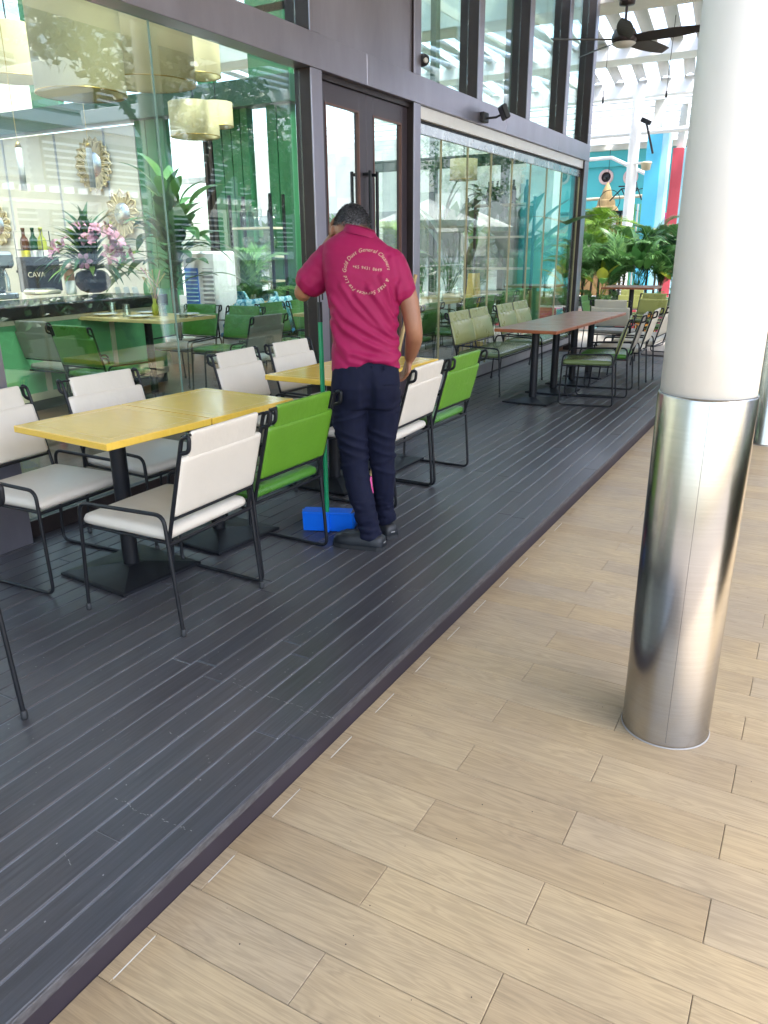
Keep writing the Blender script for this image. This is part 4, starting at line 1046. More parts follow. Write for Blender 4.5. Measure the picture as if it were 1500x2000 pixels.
FR = [frond_mesh('frond', 1.15, 34, .36, .022, .62, 'palm_leaf', .35, 1), frond_mesh('frond', .95, 30, .32, .022, .45, 'palm_leaf', .55, 2), frond_mesh('frond', 1.2, 34, .34, .020, .85, 'palm_light', .3, 3), frond_mesh('frond', .85, 20, .30, .040, .7, 'dark_leaf', .25, 4)]
BL = [blade_mesh('leaf', .50, .17, 'broad_leaf', .45, .35), blade_mesh('leaf', .62, .22, 'broad_leaf', .5, .2), blade_mesh('leaf', .36, .22, 'yellow_leaf', .35, .2), blade_mesh('leaf', .45, .10, 'dark_leaf', .15, .6), blade_mesh('leaf', .30, .20, 'dark_leaf', .3, .25)]
def plant(name, label, loc, meshes, n, el=(25, 75), sc=(.8, 1.15), h=.0, group=None, cat='plant', stem_r=.03, seed=0, part='leaf', spread=.05, az=(0, 360)):
    rnd = random.Random(seed); e = empty(name, loc); tag(e, label, cat, group)
    if h > .02: MB().tube([(0, 0, 0), (rnd.uniform(-.03, .03), rnd.uniform(-.03, .03), h*.5), (0, 0, h)], [stem_r, stem_r*.8, stem_r*.6], 8).build('stem', 'bark', e)
    for i in range(n):
        me = rnd.choice(meshes); a = R_(rnd.uniform(*az)) if az != (0, 360) else i*2.399+rnd.uniform(-.3, .3)
        M = TR((rnd.uniform(-spread, spread), rnd.uniform(-spread, spread), h*rnd.uniform(.55, 1.0))) @ RZ(a) @ RY(-R_(rnd.uniform(*el))) @ Matrix.Scale(rnd.uniform(*sc), 4)
        link_mesh(part, me, e, M)
    return e

# ------------------------------------------------------------------ background beyond the deck
GP = 'planting beyond the deck'
planter = MB().box(-7.5, .6, 15.9, 16.0, 0, .48, .01).box(-7.5, .6, 19.6, 19.7, 0, .48, .01).box(-7.5, -7.4, 16.0, 19.6, 0, .48).box(.5, .6, 16.0, 19.6, 0, .48).build('planter', 'white_wall')
tag(planter, 'low white planter wall with coloured panels under the palms', 'planter')
MB().box(-7.4, .5, 16.0, 19.6, .02, .42).build('soil', 'soil', planter)
xx = -5.2; cols = ['coral_red', 'sky_blue', 'pink_ring', 'pale_blue', 'coral_red', 'orange_paint', 'pink_paint', 'sky_blue', 'label_white', 'coral_red']; i = 0
while xx < -1.2: MB().box(xx, xx+.38, 15.885, 15.899, .04, .44, .002).build('colour_panel', cols[i % len(cols)], planter); xx += .40; i += 1
PL = [ # px, py (base on soil), y, kind, n, h, label
 (1135, 600, 16.4, 'p', 15, .9, 'large feathery palm right beside the glass corner'), (1165, 600, 16.9, 'l', 12, 1.2, 'tall light green palm behind the glass corner'), (1190, 600, 16.3, 'p', 14, .6, 'blue green palm with drooping fronds left of the white post'),
 (1215, 600, 17.2, 'p', 15, 1.0, 'feathery palm in front of the white post'), (1240, 600, 16.4, 'b', 16, .5, 'broad leaved plant above the far brown table'), (1258, 600, 17.5, 'd', 18, 1.1, 'spiky dark palm in front of the blue pillar'), (1285, 600, 16.6, 'd', 16, .8, 'dark palm left of the red pillar base'),
 (1310, 600, 17.4, 'd', 18, 1.0, 'dark spiky palm in front of the red pillar'), (1325, 600, 16.3, 'y', 11, .5, 'yellow green broad leaved plant beside the near column'), (1150, 600, 18.4, 'l', 12, 1.5, 'pale palm rising behind the others near the glass corner'), (1100, 600, 16.4, 'b', 16, .7, 'broad leaved plant seen through the end of the glass front'), (1060, 600, 17.5, 'p', 13, .8, 'feathery palm seen through the end panes'), (1345, 600, 17.0, 'p', 13, .8, 'feathery palm hidden behind the near column'), (1272, 600, 18.8, 'p', 14, 1.2, 'palm at the back of the planter between the two pillars'), (1205, 600, 18.9, 'd', 15, 1.2, 'dark palm at the back of the planter under the booth'), (1170, 600, 16.1, 'y', 9, .3, 'yellow green low plant left of the far brown table')]
for i, (px, py, yy, k, n, h, lab) in enumerate(PL):
    p = ony(px, py, yy); ms = {'p': FR[:2], 'l': [FR[2]], 'd': [FR[3], FR[1]], 'b': BL[:2], 'y': [BL[2], BL[0]]}[k]
    plant('palm' if k in 'pld' else 'leafy_plant', lab, (p.x, yy, .42), ms, int(n*1.25), (15, 78) if k != 'l' else (45, 82), (.8, 1.15), h*.8, GP, 'palm' if k in 'pld' else 'plant', seed=i+11, part='frond' if k in 'pld' else 'leaf')
# ground cover at the planter front
for i in range(10):
    p = (-5.0+i*.42+random.uniform(-.1, .1), 16.15, .40)
    plant('fern', ['small fern %s in the front row of the planter' % s for s in ('first from the glass', 'second from the glass', 'third from the glass', 'fourth from the glass', 'fifth from the glass', 'sixth from the glass', 'seventh from the glass', 'eighth from the glass', 'ninth from the glass', 'tenth from the glass')][i], p, [FR[1], FR[0]], 10, (10, 60), (.35, .6), 0, 'ferns in the planter front', 'plant', seed=80+i, part='frond')
# teal wall with portholes
YT = 30.0
tw = empty('teal_building', (-8, YT, 0)); tag(tw, 'turquoise play building with round porthole windows', 'building'); tw.location = (0, 0, 0)
MB().box(-26, 3.5, YT, YT+.4, 0, 4.33).build('wall', 'teal_wall', tw)
MB().box(-26, 3.5, YT-.10, YT+.4, 4.335, 4.85).build('upper_band', 'teal_wall', tw)
MB().box(-26, 3.5, YT-.3, YT+.6, 4.855, 5.6).build('parapet', 'soffit_paint', tw)
gb = empty('grey_block', (0, 0, 0)); tag(gb, 'grey panelled block beside the turquoise building, seen in reflections', 'building')
MB().box(3.52, 14, YT-.2, YT+.6, 0, 7.5).build('wall', 'grey_wall', gb)
for i in range(9):
    for j in range(6): MB().box(3.6+i*1.15, 4.7+i*1.15, YT-.24, YT-.205, .1+j*1.22, 1.26+j*1.22, .01).build('panel', 'grey_wall' if (i*3+j) % 4 else 'white_wall', gb)
for px in (1184, 1232, 1292, 1100, 1340, 1040):
    c = ony(px, 346 if px < 1250 else 339, YT); w_ = MB().lathe([(.26, -.04), (.26, .04), (.17, .05), (.17, -.04)], 32, M=TR(c) @ RX(R_(90))).build('porthole', 'pink_ring', tw)
    MB().lathe([(.165, -.03), (.165, .02)], 32, M=TR(c) @ RX(R_(90))).build('porthole_glass', 'counter_black', w_)
# coloured square pillars
def pillar(pxl, pxr, side, top, yy, lab, m1, m2):
    a = ony(pxl, 470, yy); b = ony(pxr, 470, yy); e = empty('square_pillar', ((a.x+b.x)/2, yy, 0)); tag(e, lab, 'pillar', 'painted square pillars before the turquoise wall'); hw = (b.x-a.x)/2
    MB().box(-hw, hw, 0, .5, 0, top, .01).build('front_face', m1, e); MB().box(hw, hw+.16, .02, .5, 0, top, .005).build('side_face', m2, e)
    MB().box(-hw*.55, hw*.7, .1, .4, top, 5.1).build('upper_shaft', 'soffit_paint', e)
pillar(1246, 1274, 0, ony(1275, 258, 22).z, 22, 'sky blue square pillar behind the palms', 'sky_blue', 'pale_blue'); pillar(1296, 1317, 0, ony(1330, 288, 23).z, 23, 'coral red square pillar behind the palms', 'coral_red', 'pale_blue')
p = ony(1222, 470, 20.5); o = MB().tube([(0, 0, 0), (0, 0, 5.2)], .125, 24).build('white_post', 'white_steel'); o.location = (p.x, 20.5, 0); tag(o, 'tall round white post left of the blue pillar', 'post')
q = ony(1262, 322, 20.4); e = empty('wall_lamp', (q.x, q.y, q.z)); tag(e, 'cream lamp on a white arm beside the white post', 'lamp')
MB().lathe([(.05, -.12), (.10, -.11), (.12, .02), (.13, .03), (.13, .06), (.05, .08)], 20).build('lamp_head', 'moulding', e); MB().box(-.46, -.02, -.02, .02, .02, .07, .005).build('arm', 'white_steel', e)
a = ony(1262, 237, 20.3); b = ony(1275, 300, 20.3); e = empty('spotlight', a); tag(e, 'black spotlight hanging from the white pipe', 'spotlight')
MB().tube([(0, 0, 0), b-a], .025, 8).build('arm', 'black_steel', e); MB().box(-.12, .12, -.05, .05, -.05, .05, .01, M=RY(R_(25))).build('head', 'black_steel', e)
# thatch cone, booth, bicycle frame high up
c = ony(1185, 385, 27); e = empty('thatch_lamp', (c.x, 27, c.z)); tag(e, 'straw cone hanging before the turquoise wall', 'decoration')
MB().lathe([(.42, -.45), (.36, -.30), (.30, -.28), (.27, -.10), (.2, -.08), (.14, .2), (.02, .45)], 18, smooth=False).build('straw_cone', 'thatch', e); MB().tube([(0, 0, .45), (0, 0, 1.4)], .008).build('cord', 'black_steel', e)
a = ony(1148, 475, 25); b = ony(1207, 475, 25); e = empty('booth', (a.x, 25, 0)); tag(e, 'plywood booth with black frame behind the palms', 'booth'); wd = b.x-a.x
zt = ony(1180, 412, 25).z; MB().box(-2, wd, .1, 1.5, 0, zt-.12).build('plywood_wall', 'plywood', e)
for xk in (-1.9, -.4, wd-.04): MB().box(xk, xk+.06, .02, .09, 0, zt).build('frame_post', 'black_steel', e)
MB().box(-2, wd+.05, .0, 1.6, zt-.06, zt).build('frame_top', 'black_steel', e)
for k in range(5): MB().box(.05+k*.2, .18+k*.2, .085, .098, zt-.42-.06*(k % 2), zt-.18).build('poster', ('label_white', 'thatch', 'pale_blue', 'label_white', 'orange_paint')[k], e)
a = ony(1216, 470, 26.5); e = empty('slat_screen', (a.x, 26.5, 0)); tag(e, 'screen of thin green and white vertical slats behind the white post', 'screen')
for k in range(9): MB().box(k*.09, k*.09+.045, 0, .05, 0, 2.9).build('slat', 'counter_green' if k % 2 else 'label_white', e)
a = ony(1286, 470, 26); e = empty('signboard', (a.x, 26, 0)); tag(e, 'leaning pink and dark board between the blue and red pillars', 'board')
MB().box(-.3, .3, 0, .06, .3, 2.0, .01).build('panel', 'grey_wall', e); MB().box(-.28, .3, -.02, -.002, 2.0, 2.6, .01).build('pink_panel', 'pink_paint', e)
def ring_of(c, r, name, par, ax='y', tr_=.011):
    pts = [Vector((r*math.cos(2*PI*k/28), 0, r*math.sin(2*PI*k/28)))+Vector(c) for k in range(28)]; MB().tube(pts, tr_, 6, closed=True).build(name, 'black_steel', par)
c = ony(1222, 385, 26.6); e = empty('bicycle', c); tag(e, 'black bicycle hung high in front of the turquoise wall', 'bicycle')
ring_of((-.5, 0, -.1), .33, 'wheel', e); ring_of((.5, 0, -.1), .33, 'wheel', e)
MB().tube([(-.5, 0, -.1), (-.15, 0, .25), (.35, 0, .25), (.5, 0, -.1)], .02).tube([(-.15, 0, .25), (.05, 0, -.12), (.35, 0, .25)], .02).build('frame', 'black_steel', e); MB().box(-.25, -.05, -.04, .04, .3, .34, .01).build('saddle', 'black_plastic', e)
MB().tube([(.33, 0, .25), (.30, 0, .42), (.2, .12, .45)], .015).build('handlebar', 'black_steel', e)
p0, p1 = ony(1146, 390, 27.5), ony(1262, 382, 27.5); o = MB().tube([p0, p1], .05, 8).tube([ony(1188, 388, 27.5), ony(1187, 412, 27.5)], .04, 8).build('rail', 'moulding'); tag(o, 'cream rail across the turquoise wall under the portholes', 'rail')
kw = empty('kiosk', (0, 0, 0)); tag(kw, 'pale grey kiosk wall behind the restaurant end, seen through the glazing', 'kiosk')
MB().box(-17, -6.3, 19.9, 20.6, 0, 4.4).build('wall', 'white_wall', kw)
for k in range(6): w_ = MB().box(-16.2+k*1.6, -15.1+k*1.6, 19.86, 19.895, .9, 2.6).build('window', 'grey_wall', kw)
for i in range(7): plant('garden_palm', 'palm %s behind the end glazing' % ('nearest the corner post', 'second from the corner post', 'third from the corner post', 'fourth from the corner post', 'fifth from the corner post', 'sixth from the corner post', 'farthest from the corner post')[i], (-5.4-i*.95, 14.6+.5*(i % 2), 0), [FR[0], FR[2], FR[1]] if i % 2 else BL[:2], 18, (20, 80), (1.0, 1.4), 1.1, 'palms behind the end glazing', 'palm', seed=120+i, part='frond')
# ceiling fan
c = ony(1219, 78, 9.0); e = empty('ceiling_fan', c); tag(e, 'dark ceiling fan with five blades above the far deck', 'fan')
MB().tube([(0, 0, .16), (0, 0, 1.6)], .014, 10).lathe([(.02, .30), (.075, .31), (.085, .36), (.085, .40), (.02, .41)], 20).build('down_rod', 'fan_metal', e)
MB().lathe([(.03, .17), (.05, .13), (.10, .09), (.125, .04), (.125, -.01), (.10, -.03)], 28).build('motor', 'fan_metal', e)
MB().lathe([(.118, -.03), (.118, -.035), (.08, -.06), (.03, -.068)], 28).build('lens', 'fan_lens', e)
for k in range(5):
    rr = []
    for i in range(9):
        t = i/8; xx = .09+.66*t; w_ = .028+.055*math.sin(PI*min(1, .1+.85*t))**.8; rr.append([(xx, -w_, .012+.35*w_*.4), (xx, w_, -.012-.35*w_*.4), (xx, w_, -.006-.35*w_*.4), (xx, -w_, .018+.35*w_*.4)])
    MB().loft(rr, True, False).build('fan_blade', 'fan_wood', e, RZ(R_(72*k-76)))
# devices on the facade
c = onx(822, 118, XF-.03); e = empty('dome_camera', c); tag(e, 'black dome camera on the metal panel above the door', 'camera')
MB().lathe([(.055, 0), (.055, .02), (.048, .05), (.03, .075), (.001, .085)], 24, M=RY(R_(90))).build('housing', 'black_plastic', e); MB().lathe([(.022, 0), (.022, .012), (.012, .014)], 20, M=TR((.062, -.03, -.012)) @ RY(R_(90)) @ RX(R_(35))).build('lens', 'fan_lens', e)
c = onx(942, 230, XF); e = empty('floodlight', c); tag(e, 'black floodlight on a bracket under the clerestory', 'floodlight')
MB().box(0, .05, -.07, .07, -.05, .05, .008).build('wall_box', 'black_plastic', e); MB().tube([(.04, 0, -.01), (.14, .05, .0), (.17, .08, .02)], .012, 8).build('bracket', 'black_steel', e)
MB().box(-.03, .03, -.09, .09, -.075, .075, .012, M=TR((.21, .10, .05)) @ RZ(R_(35)) @ RY(R_(-25))).build('lamp_head', 'black_plastic', e)

# ------------------------------------------------------------------ across the walkway (mirrored in the glass)
def crown(mb, c, rad, n, ls, rnd):
    for i in range(n):
        while True:
            d = Vector((rnd.uniform(-1, 1), rnd.uniform(-1, 1), rnd.uniform(-1, 1)))
            if .25 < d.length < 1: break
        if noise.noise(d*2.3+Vector(c)) < -.12: continue
        p = Vector(c)+Vector((d.x*rad[0], d.y*rad[1], d.z*rad[2]))
        a = Vector((rnd.gauss(0, 1), rnd.gauss(0, 1), rnd.gauss(0, 1)-.5)).normalized(); b = a.orthogonal().normalized()*ls*.32; l = a*ls*rnd.uniform(.7, 1.2)
        mb.add([p, p+l*.45+b, p+l, p+l*.45-b], [(0, 1, 2, 3)], True)
def tree(label, loc, h, lobes, seed, n=1500, ls=.16):
    rnd = random.Random(seed); e = empty('tree', loc); tag(e, label, 'tree', 'trees across the walkway')
    mb = MB(); limb(mb, [(0, 0, 0), (.12, .05, h*.35), (-.10, .1, h*.65), (.05, 0, h)], [.20, .15, .13, .09], 12)
    for c, r in lobes: limb(mb, [(0, .05, h*.62), ((c[0])*.5, c[1]*.5, (h+c[2])*.5), c], [.10, .06, .03], 8)
    mb.build('trunk', 'bark', e)
    mb = MB()
    for c, r in lobes: crown(mb, c, r, n, ls, rnd)
    o = mb.build('crown', 'tree_leaf', e); return e
tree('leafy tree mirrored in the left panes of the restaurant', (5.0, 13.6, 0), 3.4, [((-.3, 0, 4.7), (1.3, 1.9, 1.0)), ((.2, 1.9, 4.3), (1.1, 1.3, 1.0)), ((-.5, -2.2, 5.2), (1.2, 1.7, .8)), ((-.2, 2.7, 3.3), (.7, .8, .9)), ((-.4, -4.2, 5.4), (1.1, 1.6, .6))], 5, 2000, .24)
tree('tree with a forked trunk mirrored in the folding glass panels', (3.6, 25.5, 0), 3.0, [((-.9, -.3, 4.2), (1.1, 1.3, 1.1)), ((.8, .4, 4.6), (1.3, 1.3, 1.2)), ((.0, 1.2, 5.2), (1.3, 1.4, 1.1))], 6, 1700, .16)
tree('tall tree farther along, mirrored beside the forked one', (5.2, 31, 0), 3.6, [((0, 0, 5.0), (1.6, 1.6, 1.5)), ((.6, 1.0, 4.2), (1.1, 1.1, .9))], 8, 1400, .18)
# opposite building
ob = empty('opposite_building', (0, 0, 0)); tag(ob, 'pale tower block with louvred windows across the walkway, seen in reflections', 'building')
MB().box(16, 22, 8, 46, 0, 9.5).build('wall', 'grey_wall', ob)
for z in (1.2, 3.4, 5.6, 7.8):
    MB().box(15.7, 15.99, 8, 46, z, z+.35).build('white_band', 'white_wall', ob)
    for k in range(15):
        y0 = 8.6+k*2.5; w_ = MB().box(15.86, 15.985, y0, y0+1.9, z+.5, z+1.85).build('window', 'dark_green' if (k+int(z)) % 3 else 'white_wall', ob)
        lv = MB()
        for j in range(6): lv.box(15.78, 15.855, y0, y0+1.9, z+.55+j*.21, z+.62+j*.21)
        lv.build('louvre_set', 'white_wall', w_)
pg = empty('pergola', (0, 0, 0)); tag(pg, 'low white slatted canopy across the walkway, seen in reflections', 'pergola')
for k in range(34): MB().box(6.2, 9.4, 8.4+k*.34, 8.5+k*.34, 2.72, 2.84).build('slat', 'white_steel', pg)
for y in (8.2, 12.2, 16.2, 20.0): MB().box(6.3, 6.42, y, y+.12, 0, 2.6).box(9.2, 9.32, y, y+.12, 0, 2.6).build('post', 'white_steel', pg)
for x in (6.2, 9.2): MB().box(x, x+.14, 8.2, 20.2, 2.58, 2.71).build('rafter', 'white_steel', pg)
def parasol(label, x, y):
    e = empty('parasol', (x, y, 0)); tag(e, label, 'parasol', 'white parasols across the walkway')
    MB().tube([(0, 0, 0), (0, 0, 2.9)], .03, 10).build('pole', 'white_steel', e); r = 1.5
    rim = [(r*math.cos(PI/4*k), r*math.sin(PI/4*k)) for k in range(8)]; mb = MB()
    vs_ = [(0, 0, 2.95)]+[(a, b, 2.35) for a, b in rim]+[(a, b, 2.2) for a, b in rim]+[(0, 0, 2.93)]+[(a*.99, b*.99, 2.33) for a, b in rim]
    fs = [(0, 1+k, 1+(k+1) % 8) for k in range(8)]+[(1+k, 9+k, 9+(k+1) % 8, 1+(k+1) % 8) for k in range(8)]+[(17, 18+(k+1) % 8, 18+k) for k in range(8)]
    mb.add(vs_, fs); mb.build('canopy', 'canvas_white', e)
    for k in range(8): MB().tube([(0, 0, 2.9), (rim[k][0]*.98, rim[k][1]*.98, 2.34)], .01, 5).build('rib', 'white_steel', e)
parasol('white parasol nearest the forked tree, mirrored in the glass', 3.0, 21.0); parasol('white parasol right of the forked tree in the reflection', 4.6, 28.2); parasol('white parasol farthest along in the reflection', 2.6, 34.0)
rl = empty('railing', (0, 0, 0)); tag(rl, 'thin white railing across the walkway, mirrored in the glass', 'railing')
MB().tube([(5.0, 18, 1.05), (5.0, 36, 1.05)], .025, 8).tube([(5.0, 18, .12), (5.0, 36, .12)], .02, 8).build('rail', 'white_steel', rl)
for k in range(60): MB().tube([(5.0, 18+k*.305, .02), (5.0, 18+k*.305, 1.05)], .008, 5).build('baluster', 'white_steel', rl)
hd = MB(); rnd = random.Random(9)
for i in range(7600):
    if i < 3600: p = Vector((rnd.uniform(5.2, 6.0), rnd.uniform(19, 36), rnd.uniform(.1, 1.05)))
    else: p = Vector((rnd.uniform(2.7, 3.3), rnd.uniform(2.5, 18), rnd.uniform(.08, .95)))
    a = Vector((rnd.gauss(0, 1), rnd.gauss(0, 1), rnd.gauss(.4, 1))).normalized(); b = a.orthogonal().normalized()*.05; l = a*.2
    hd.add([p, p+l*.45+b, p+l, p+l*.45-b], [(0, 1, 2, 3)])
hd.box(2.85, 3.15, 2.5, 18, 0, .85, mi=1)  # added solid core, blocks back light through the near leaves
o = hd.build('hedge', ['dark_leaf', 'soil']); o['kind'] = 'stuff'

# ------------------------------------------------------------------ inside the restaurant
IF = FLOOR
ct = empty('bar_counter', (0, 0, 0)); tag(ct, 'green panelled bar counter with black top inside the restaurant', 'counter')
ca = Vector((-6.12, 2.4, 0)); cb = Vector((-6.52, 6.55, 0)); cd = (cb-ca).normalized(); cl = (cb-ca).length
CM = Matrix(((cd.x, -cd.y, 0, ca.x), (cd.y, cd.x, 0, ca.y), (0, 0, 1, 0), (0, 0, 0, 1)))     # local x along, y away from the glass
ct.matrix_world = CM
MB().box(0, cl, .03, .72, IF, IF+.10).build('plinth', 'black_steel', ct); MB().box(0, cl, .012, .72, IF+.10, .985).build('front_panel', 'counter_green', ct)
MB().box(-.04, cl+.04, -.05, .78, 1.03, 1.15, .006).build('black_top', 'counter_black', ct); MB().box(-.02, cl+.02, -.02, .74, .986, 1.029).build('cream_rail', 'moulding', ct)
MB().box(0, cl, .0, .0115, IF+.10, IF+.17).build('cream_base', 'moulding', ct)
k = .55
while k < cl: MB().box(k, k+.06, -.002, .0118, IF+.171, .985).build('cream_stile', 'moulding', ct); k += .92
def top(px, py): return onz(px, py, 1.151)
def item(name, label, cat, loc, group=None, rz=0): e = empty(name, loc, rz); tag(e, label, cat, group); return e
# coffee machine, till, scale, menu box
p = top(30, 585); e = item('coffee_machine', 'steel coffee machine at the left end of the bar top', 'machine', (p.x-.2, p.y, 1.152), rz=R_(-6))
MB().box(-.25, .15, -.45, .1, 0, .06, .01).box(-.25, -.05, -.45, .1, .061, .36, .02).box(-.25, .17, -.45, .1, .30, .46, .03).build('body', 'stainless', e); MB().tube([(.1, -.2, .3), (.16, -.2, .2), (.15, -.2, .08)], .016, 8).tube([(.1, 0, .3), (.16, 0, .2), (.15, 0, .08)], .016, 8).build('spout', 'stainless', e)
p = top(85, 575); e = item('scale', 'pale kitchen scale on the bar top beside the drinking bottle', 'scale', (p.x, p.y, 1.152), rz=R_(-6))
MB().box(-.14, .12, -.16, .16, 0, .05, .015).build('body', 'moulding', e); MB().box(-.12, .04, -.14, .14, .051, .065, .005).build('pan', 'stainless', e)
p = top(122, 570); e = item('menu_box', 'black box with raised letters behind the drinking bottle', 'box', (p.x-.32, p.y, 1.152), rz=R_(-6))
MB().box(-.05, .05, -.28, .22, 0, .40, .004).build('box', 'counter_black', e)
v, f = glyphs('CAVA', .085, 0); MB().add([(.053, q.x-.22, q.y+.17) for q in v], f).build('lettering', 'moulding', e)
p = top(134, 575); e = item('drinking_bottle', 'peach and white drinking bottle on the bar top', 'bottle', (p.x+.05, p.y, 1.152))
MB().lathe([(.055, 0), (.058, .02), (.056, .15)], 24).build('lower_body', 'porcelain', e); MB().lathe([(.056, .151), (.056, .24), (.045, .27)], 24).build('upper_body', 'peach', e); MB().lathe([(.045, .271), (.046, .31), (.03, .33), (.001, .332)], 20).build('cap', 'pink_ring', e)
# flower arrangement
p = top(196, 572); FV = item('flower_arrangement', 'large arrangement of pink lilies in a round black vase', 'flowers', (p.x-.10, p.y, 1.152))
MB().lathe([(.08, 0), (.15, .03), (.20, .10), (.205, .15), (.17, .22), (.12, .25), (.11, .24), (.15, .20)], 32).build('vase', 'counter_black', FV)
rnd = random.Random(21)
lf = blade_mesh('leaf', .34, .045, 'dark_leaf', .14, .5); lf2 = blade_mesh('leaf', .30, .06, 'palm_light', .12, .4)
for i in range(150): link_mesh('leaf', lf if rnd.random() < .75 else lf2, FV, TR((0, 0, .24)) @ RZ(rnd.uniform(0, 2*PI)) @ RY(-R_(rnd.uniform(-18, 85))) @ Matrix.Scale(rnd.uniform(.9, 1.65), 4))
def lily_mesh():
    mb = MB()
    for k in range(6):
        a = 2*PI*k/6; M = RZ(a); P = []
        for i in range(6):
            t = i/5; x = .02+.085*t**.8; z = .09*t-.08*t*t*t; w_ = .028*math.sin(PI*min(.98, .12+.86*t)); P += [M @ Vector((x, -w_, z+.004)), M @ Vector((x, 0, z)), M @ Vector((x, w_, z+.004))]
        mb.add(P, [q for i in range(5) for q in ((i*3, i*3+3, i*3+4, i*3+1), (i*3+1, i*3+4, i*3+5, i*3+2))], True)
    for k in range(5): mb.tube([(0, 0, 0), (.012*math.cos(k*1.25), .012*math.sin(k*1.25), .08)], .002, 4, mi=1)
    return mb.mesh('lily', ['lily_pink', 'yellow_leaf'])
lm = lily_mesh()
for i in range(17):
    a = rnd.uniform(-2.4, 1.4); el_ = rnd.uniform(-.15, 1.25); d = Vector((math.cos(a)*math.cos(el_), math.sin(a)*math.cos(el_), math.sin(el_))); r = rnd.uniform(.28, .44)
    link_mesh('lily', lm, FV, TR(Vector((0, 0, .34))+d*r) @ d.to_track_quat('Z', 'Y').to_matrix().to_4x4() @ Matrix.Scale(rnd.uniform(.9, 1.35), 4))
for i in range(3):
    p = top(232+i*17, 573); e = item('counter_card', ('small white card beside the black vase, left', 'small white card beside the black vase, middle', 'small white card beside the black vase, right')[i], 'card', (p.x, p.y, 1.152), 'cards on the bar top', R_(10)); MB().box(-.006, .006, -.045, .045, 0, .07, .002, M=RY(R_(-15))).build('card', 'label_white', e)
# bottles in a rack behind the bar
rk = item('bottle_rack', 'black wire rack holding wine bottles behind the bar', 'rack', ony(70, 520, 6.8)); mb = MB()
for x in (-.26, .26):
    mb.tube([(x, -.06, -.05), (x, -.06, .42), (x, .06, .42), (x, .06, -.05)], .006, 6)
for z in (0, .2): mb.tube([(-.26, -.06, z), (.26, -.06, z)], .006, 6); mb.tube([(-.26, .06, z), (.26, .06, z)], .006, 6)
mb.box(-.28, .28, -.09, .09, -.08, -.05); mb.build('wire_frame', 'black_steel', rk)
BT = [(.001, 0), (.036, 0), (.037, .01), (.037, .19), (.030, .225), (.014, .25), (.0135, .30), (.016, .302), (.016, .32), (.001, .322)]
for i, (px, m, lm_) in enumerate(((54, 'bottle_amber', 'label_yellow'), (72, 'bottle_green', 'label_white'), (88, 'yellow_leaf', 'label_white'))):
    c = ony(px, 515, 6.8); e = item('wine_bottle', ('amber wine bottle with yellow label in the rack', 'dark green wine bottle in the middle of the rack', 'pale green wine bottle at the right of the rack')[i], 'bottle', c, 'wine bottles behind the bar'); MB().lathe([(r*1.5, z*1.35) for r, z in BT], 16).build('glass_body', m, e); MB().lathe([(.057, .06), (.0575, .061), (.0575, .16), (.057, .161)], 16).build('paper_label', lm_, e)
# set table with chairs
TZ = 1.0
table('long yellow table laid with plates inside the left window', None, -5.84, 5.64, 0, 1.14, .72, 'yellow_pale', 'yellow_pale', z=IF, h=TZ-IF, base=.22)
GI = 'chairs around the laid table inside'
chair('taupe chair inside the left window, in front of the green bar', GI, -6.12, 4.86, R_(92), 'taupe_leather', 'taupe_leather', z=IF)
chair('dark green chair inside the left window, back to the glass', GI, -5.40, 4.70, R_(90), 'seat_green', 'seat_green', z=IF)
chair('light grey chair at the right end of the laid table inside', GI, -4.92, 5.95, R_(178), 'cream_leather', 'taupe_leather', z=IF)
chair('green chair on the far side of the laid table inside', GI, -5.55, 6.45, R_(-90), 'seat_green', 'seat_green', z=IF)
chair('dark chair on the far side of the laid table near the bar', GI, -6.2, 6.5, R_(-88), 'taupe_leather', 'seat_green', z=IF)
GL = [(.028, 0), (.040, .002), (.042, .10), (.0405, .10), (.038, .008), (.001, .008)]
def tumbler(label, x, y, z, group, inv=True):
    e = item('tumbler', label, 'glass', (x, y, z), group); pr = [(.043, 0), (.034, .115), (.001, .116)] if inv else GL
    MB().lathe([(.039, .0), (.043, .0), (.0335, .118), (.001, .120), (.001, .108), (.030, .106), (.039, 0.0)], 14, smooth=False).build('tumbler_glass', 'drink_glass', e)
def plate(label, x, y, z, group):
    e = item('plate', label, 'plate', (x, y, z), group); MB().lathe([(.001, .004), (.06, .003), (.075, .008), (.118, .020), (.120, .023), (.075, .013), (.001, .010)], 36).build('dish', 'porcelain', e)
    k_ = item('cutlery', 'fork and knife beside the '+label, 'cutlery', (x+.16, y-.02, z), 'cutlery on the tables'); MB().box(-.008, .008, -.10, .10, .001, .004).box(.018, .030, -.10, .10, .001, .004).build('blade', 'cutlery', k_)
for i, (px, py, lab) in enumerate(((-6.22, 5.46, 'plate at the bar end of the laid table'), (-5.72, 5.44, 'plate at the front edge of the laid table'), (-5.46, 5.80, 'plate at the right end of the laid table'), (-6.00, 5.82, 'plate in the middle of the laid table'))): plate(lab, px, py, TZ+.001, 'plates on the laid table')
for i, (px, py, lab) in enumerate(((-6.34, 5.66, 'upturned tumbler at the bar end of the laid table'), (-5.92, 5.46, 'upturned tumbler in the middle of the laid table'), (-5.66, 5.68, 'upturned tumbler right of the small yellow vase'), (-5.34, 5.62, 'upturned tumbler at the right end of the laid table'))): tumbler(lab, px, py, TZ+.001, 'tumblers on the laid table')
p = Vector((-5.78, 5.70, 0)); e = item('bud_vase', 'small yellow bottle vase with dried stems on the laid table', 'vase', (p.x, p.y, TZ+.001)); MB().lathe([(.001, 0), (.03, 0), (.032, .09), (.016, .12), (.018, .16)], 16).build('bottle_vase', 'yellow_leaf', e)
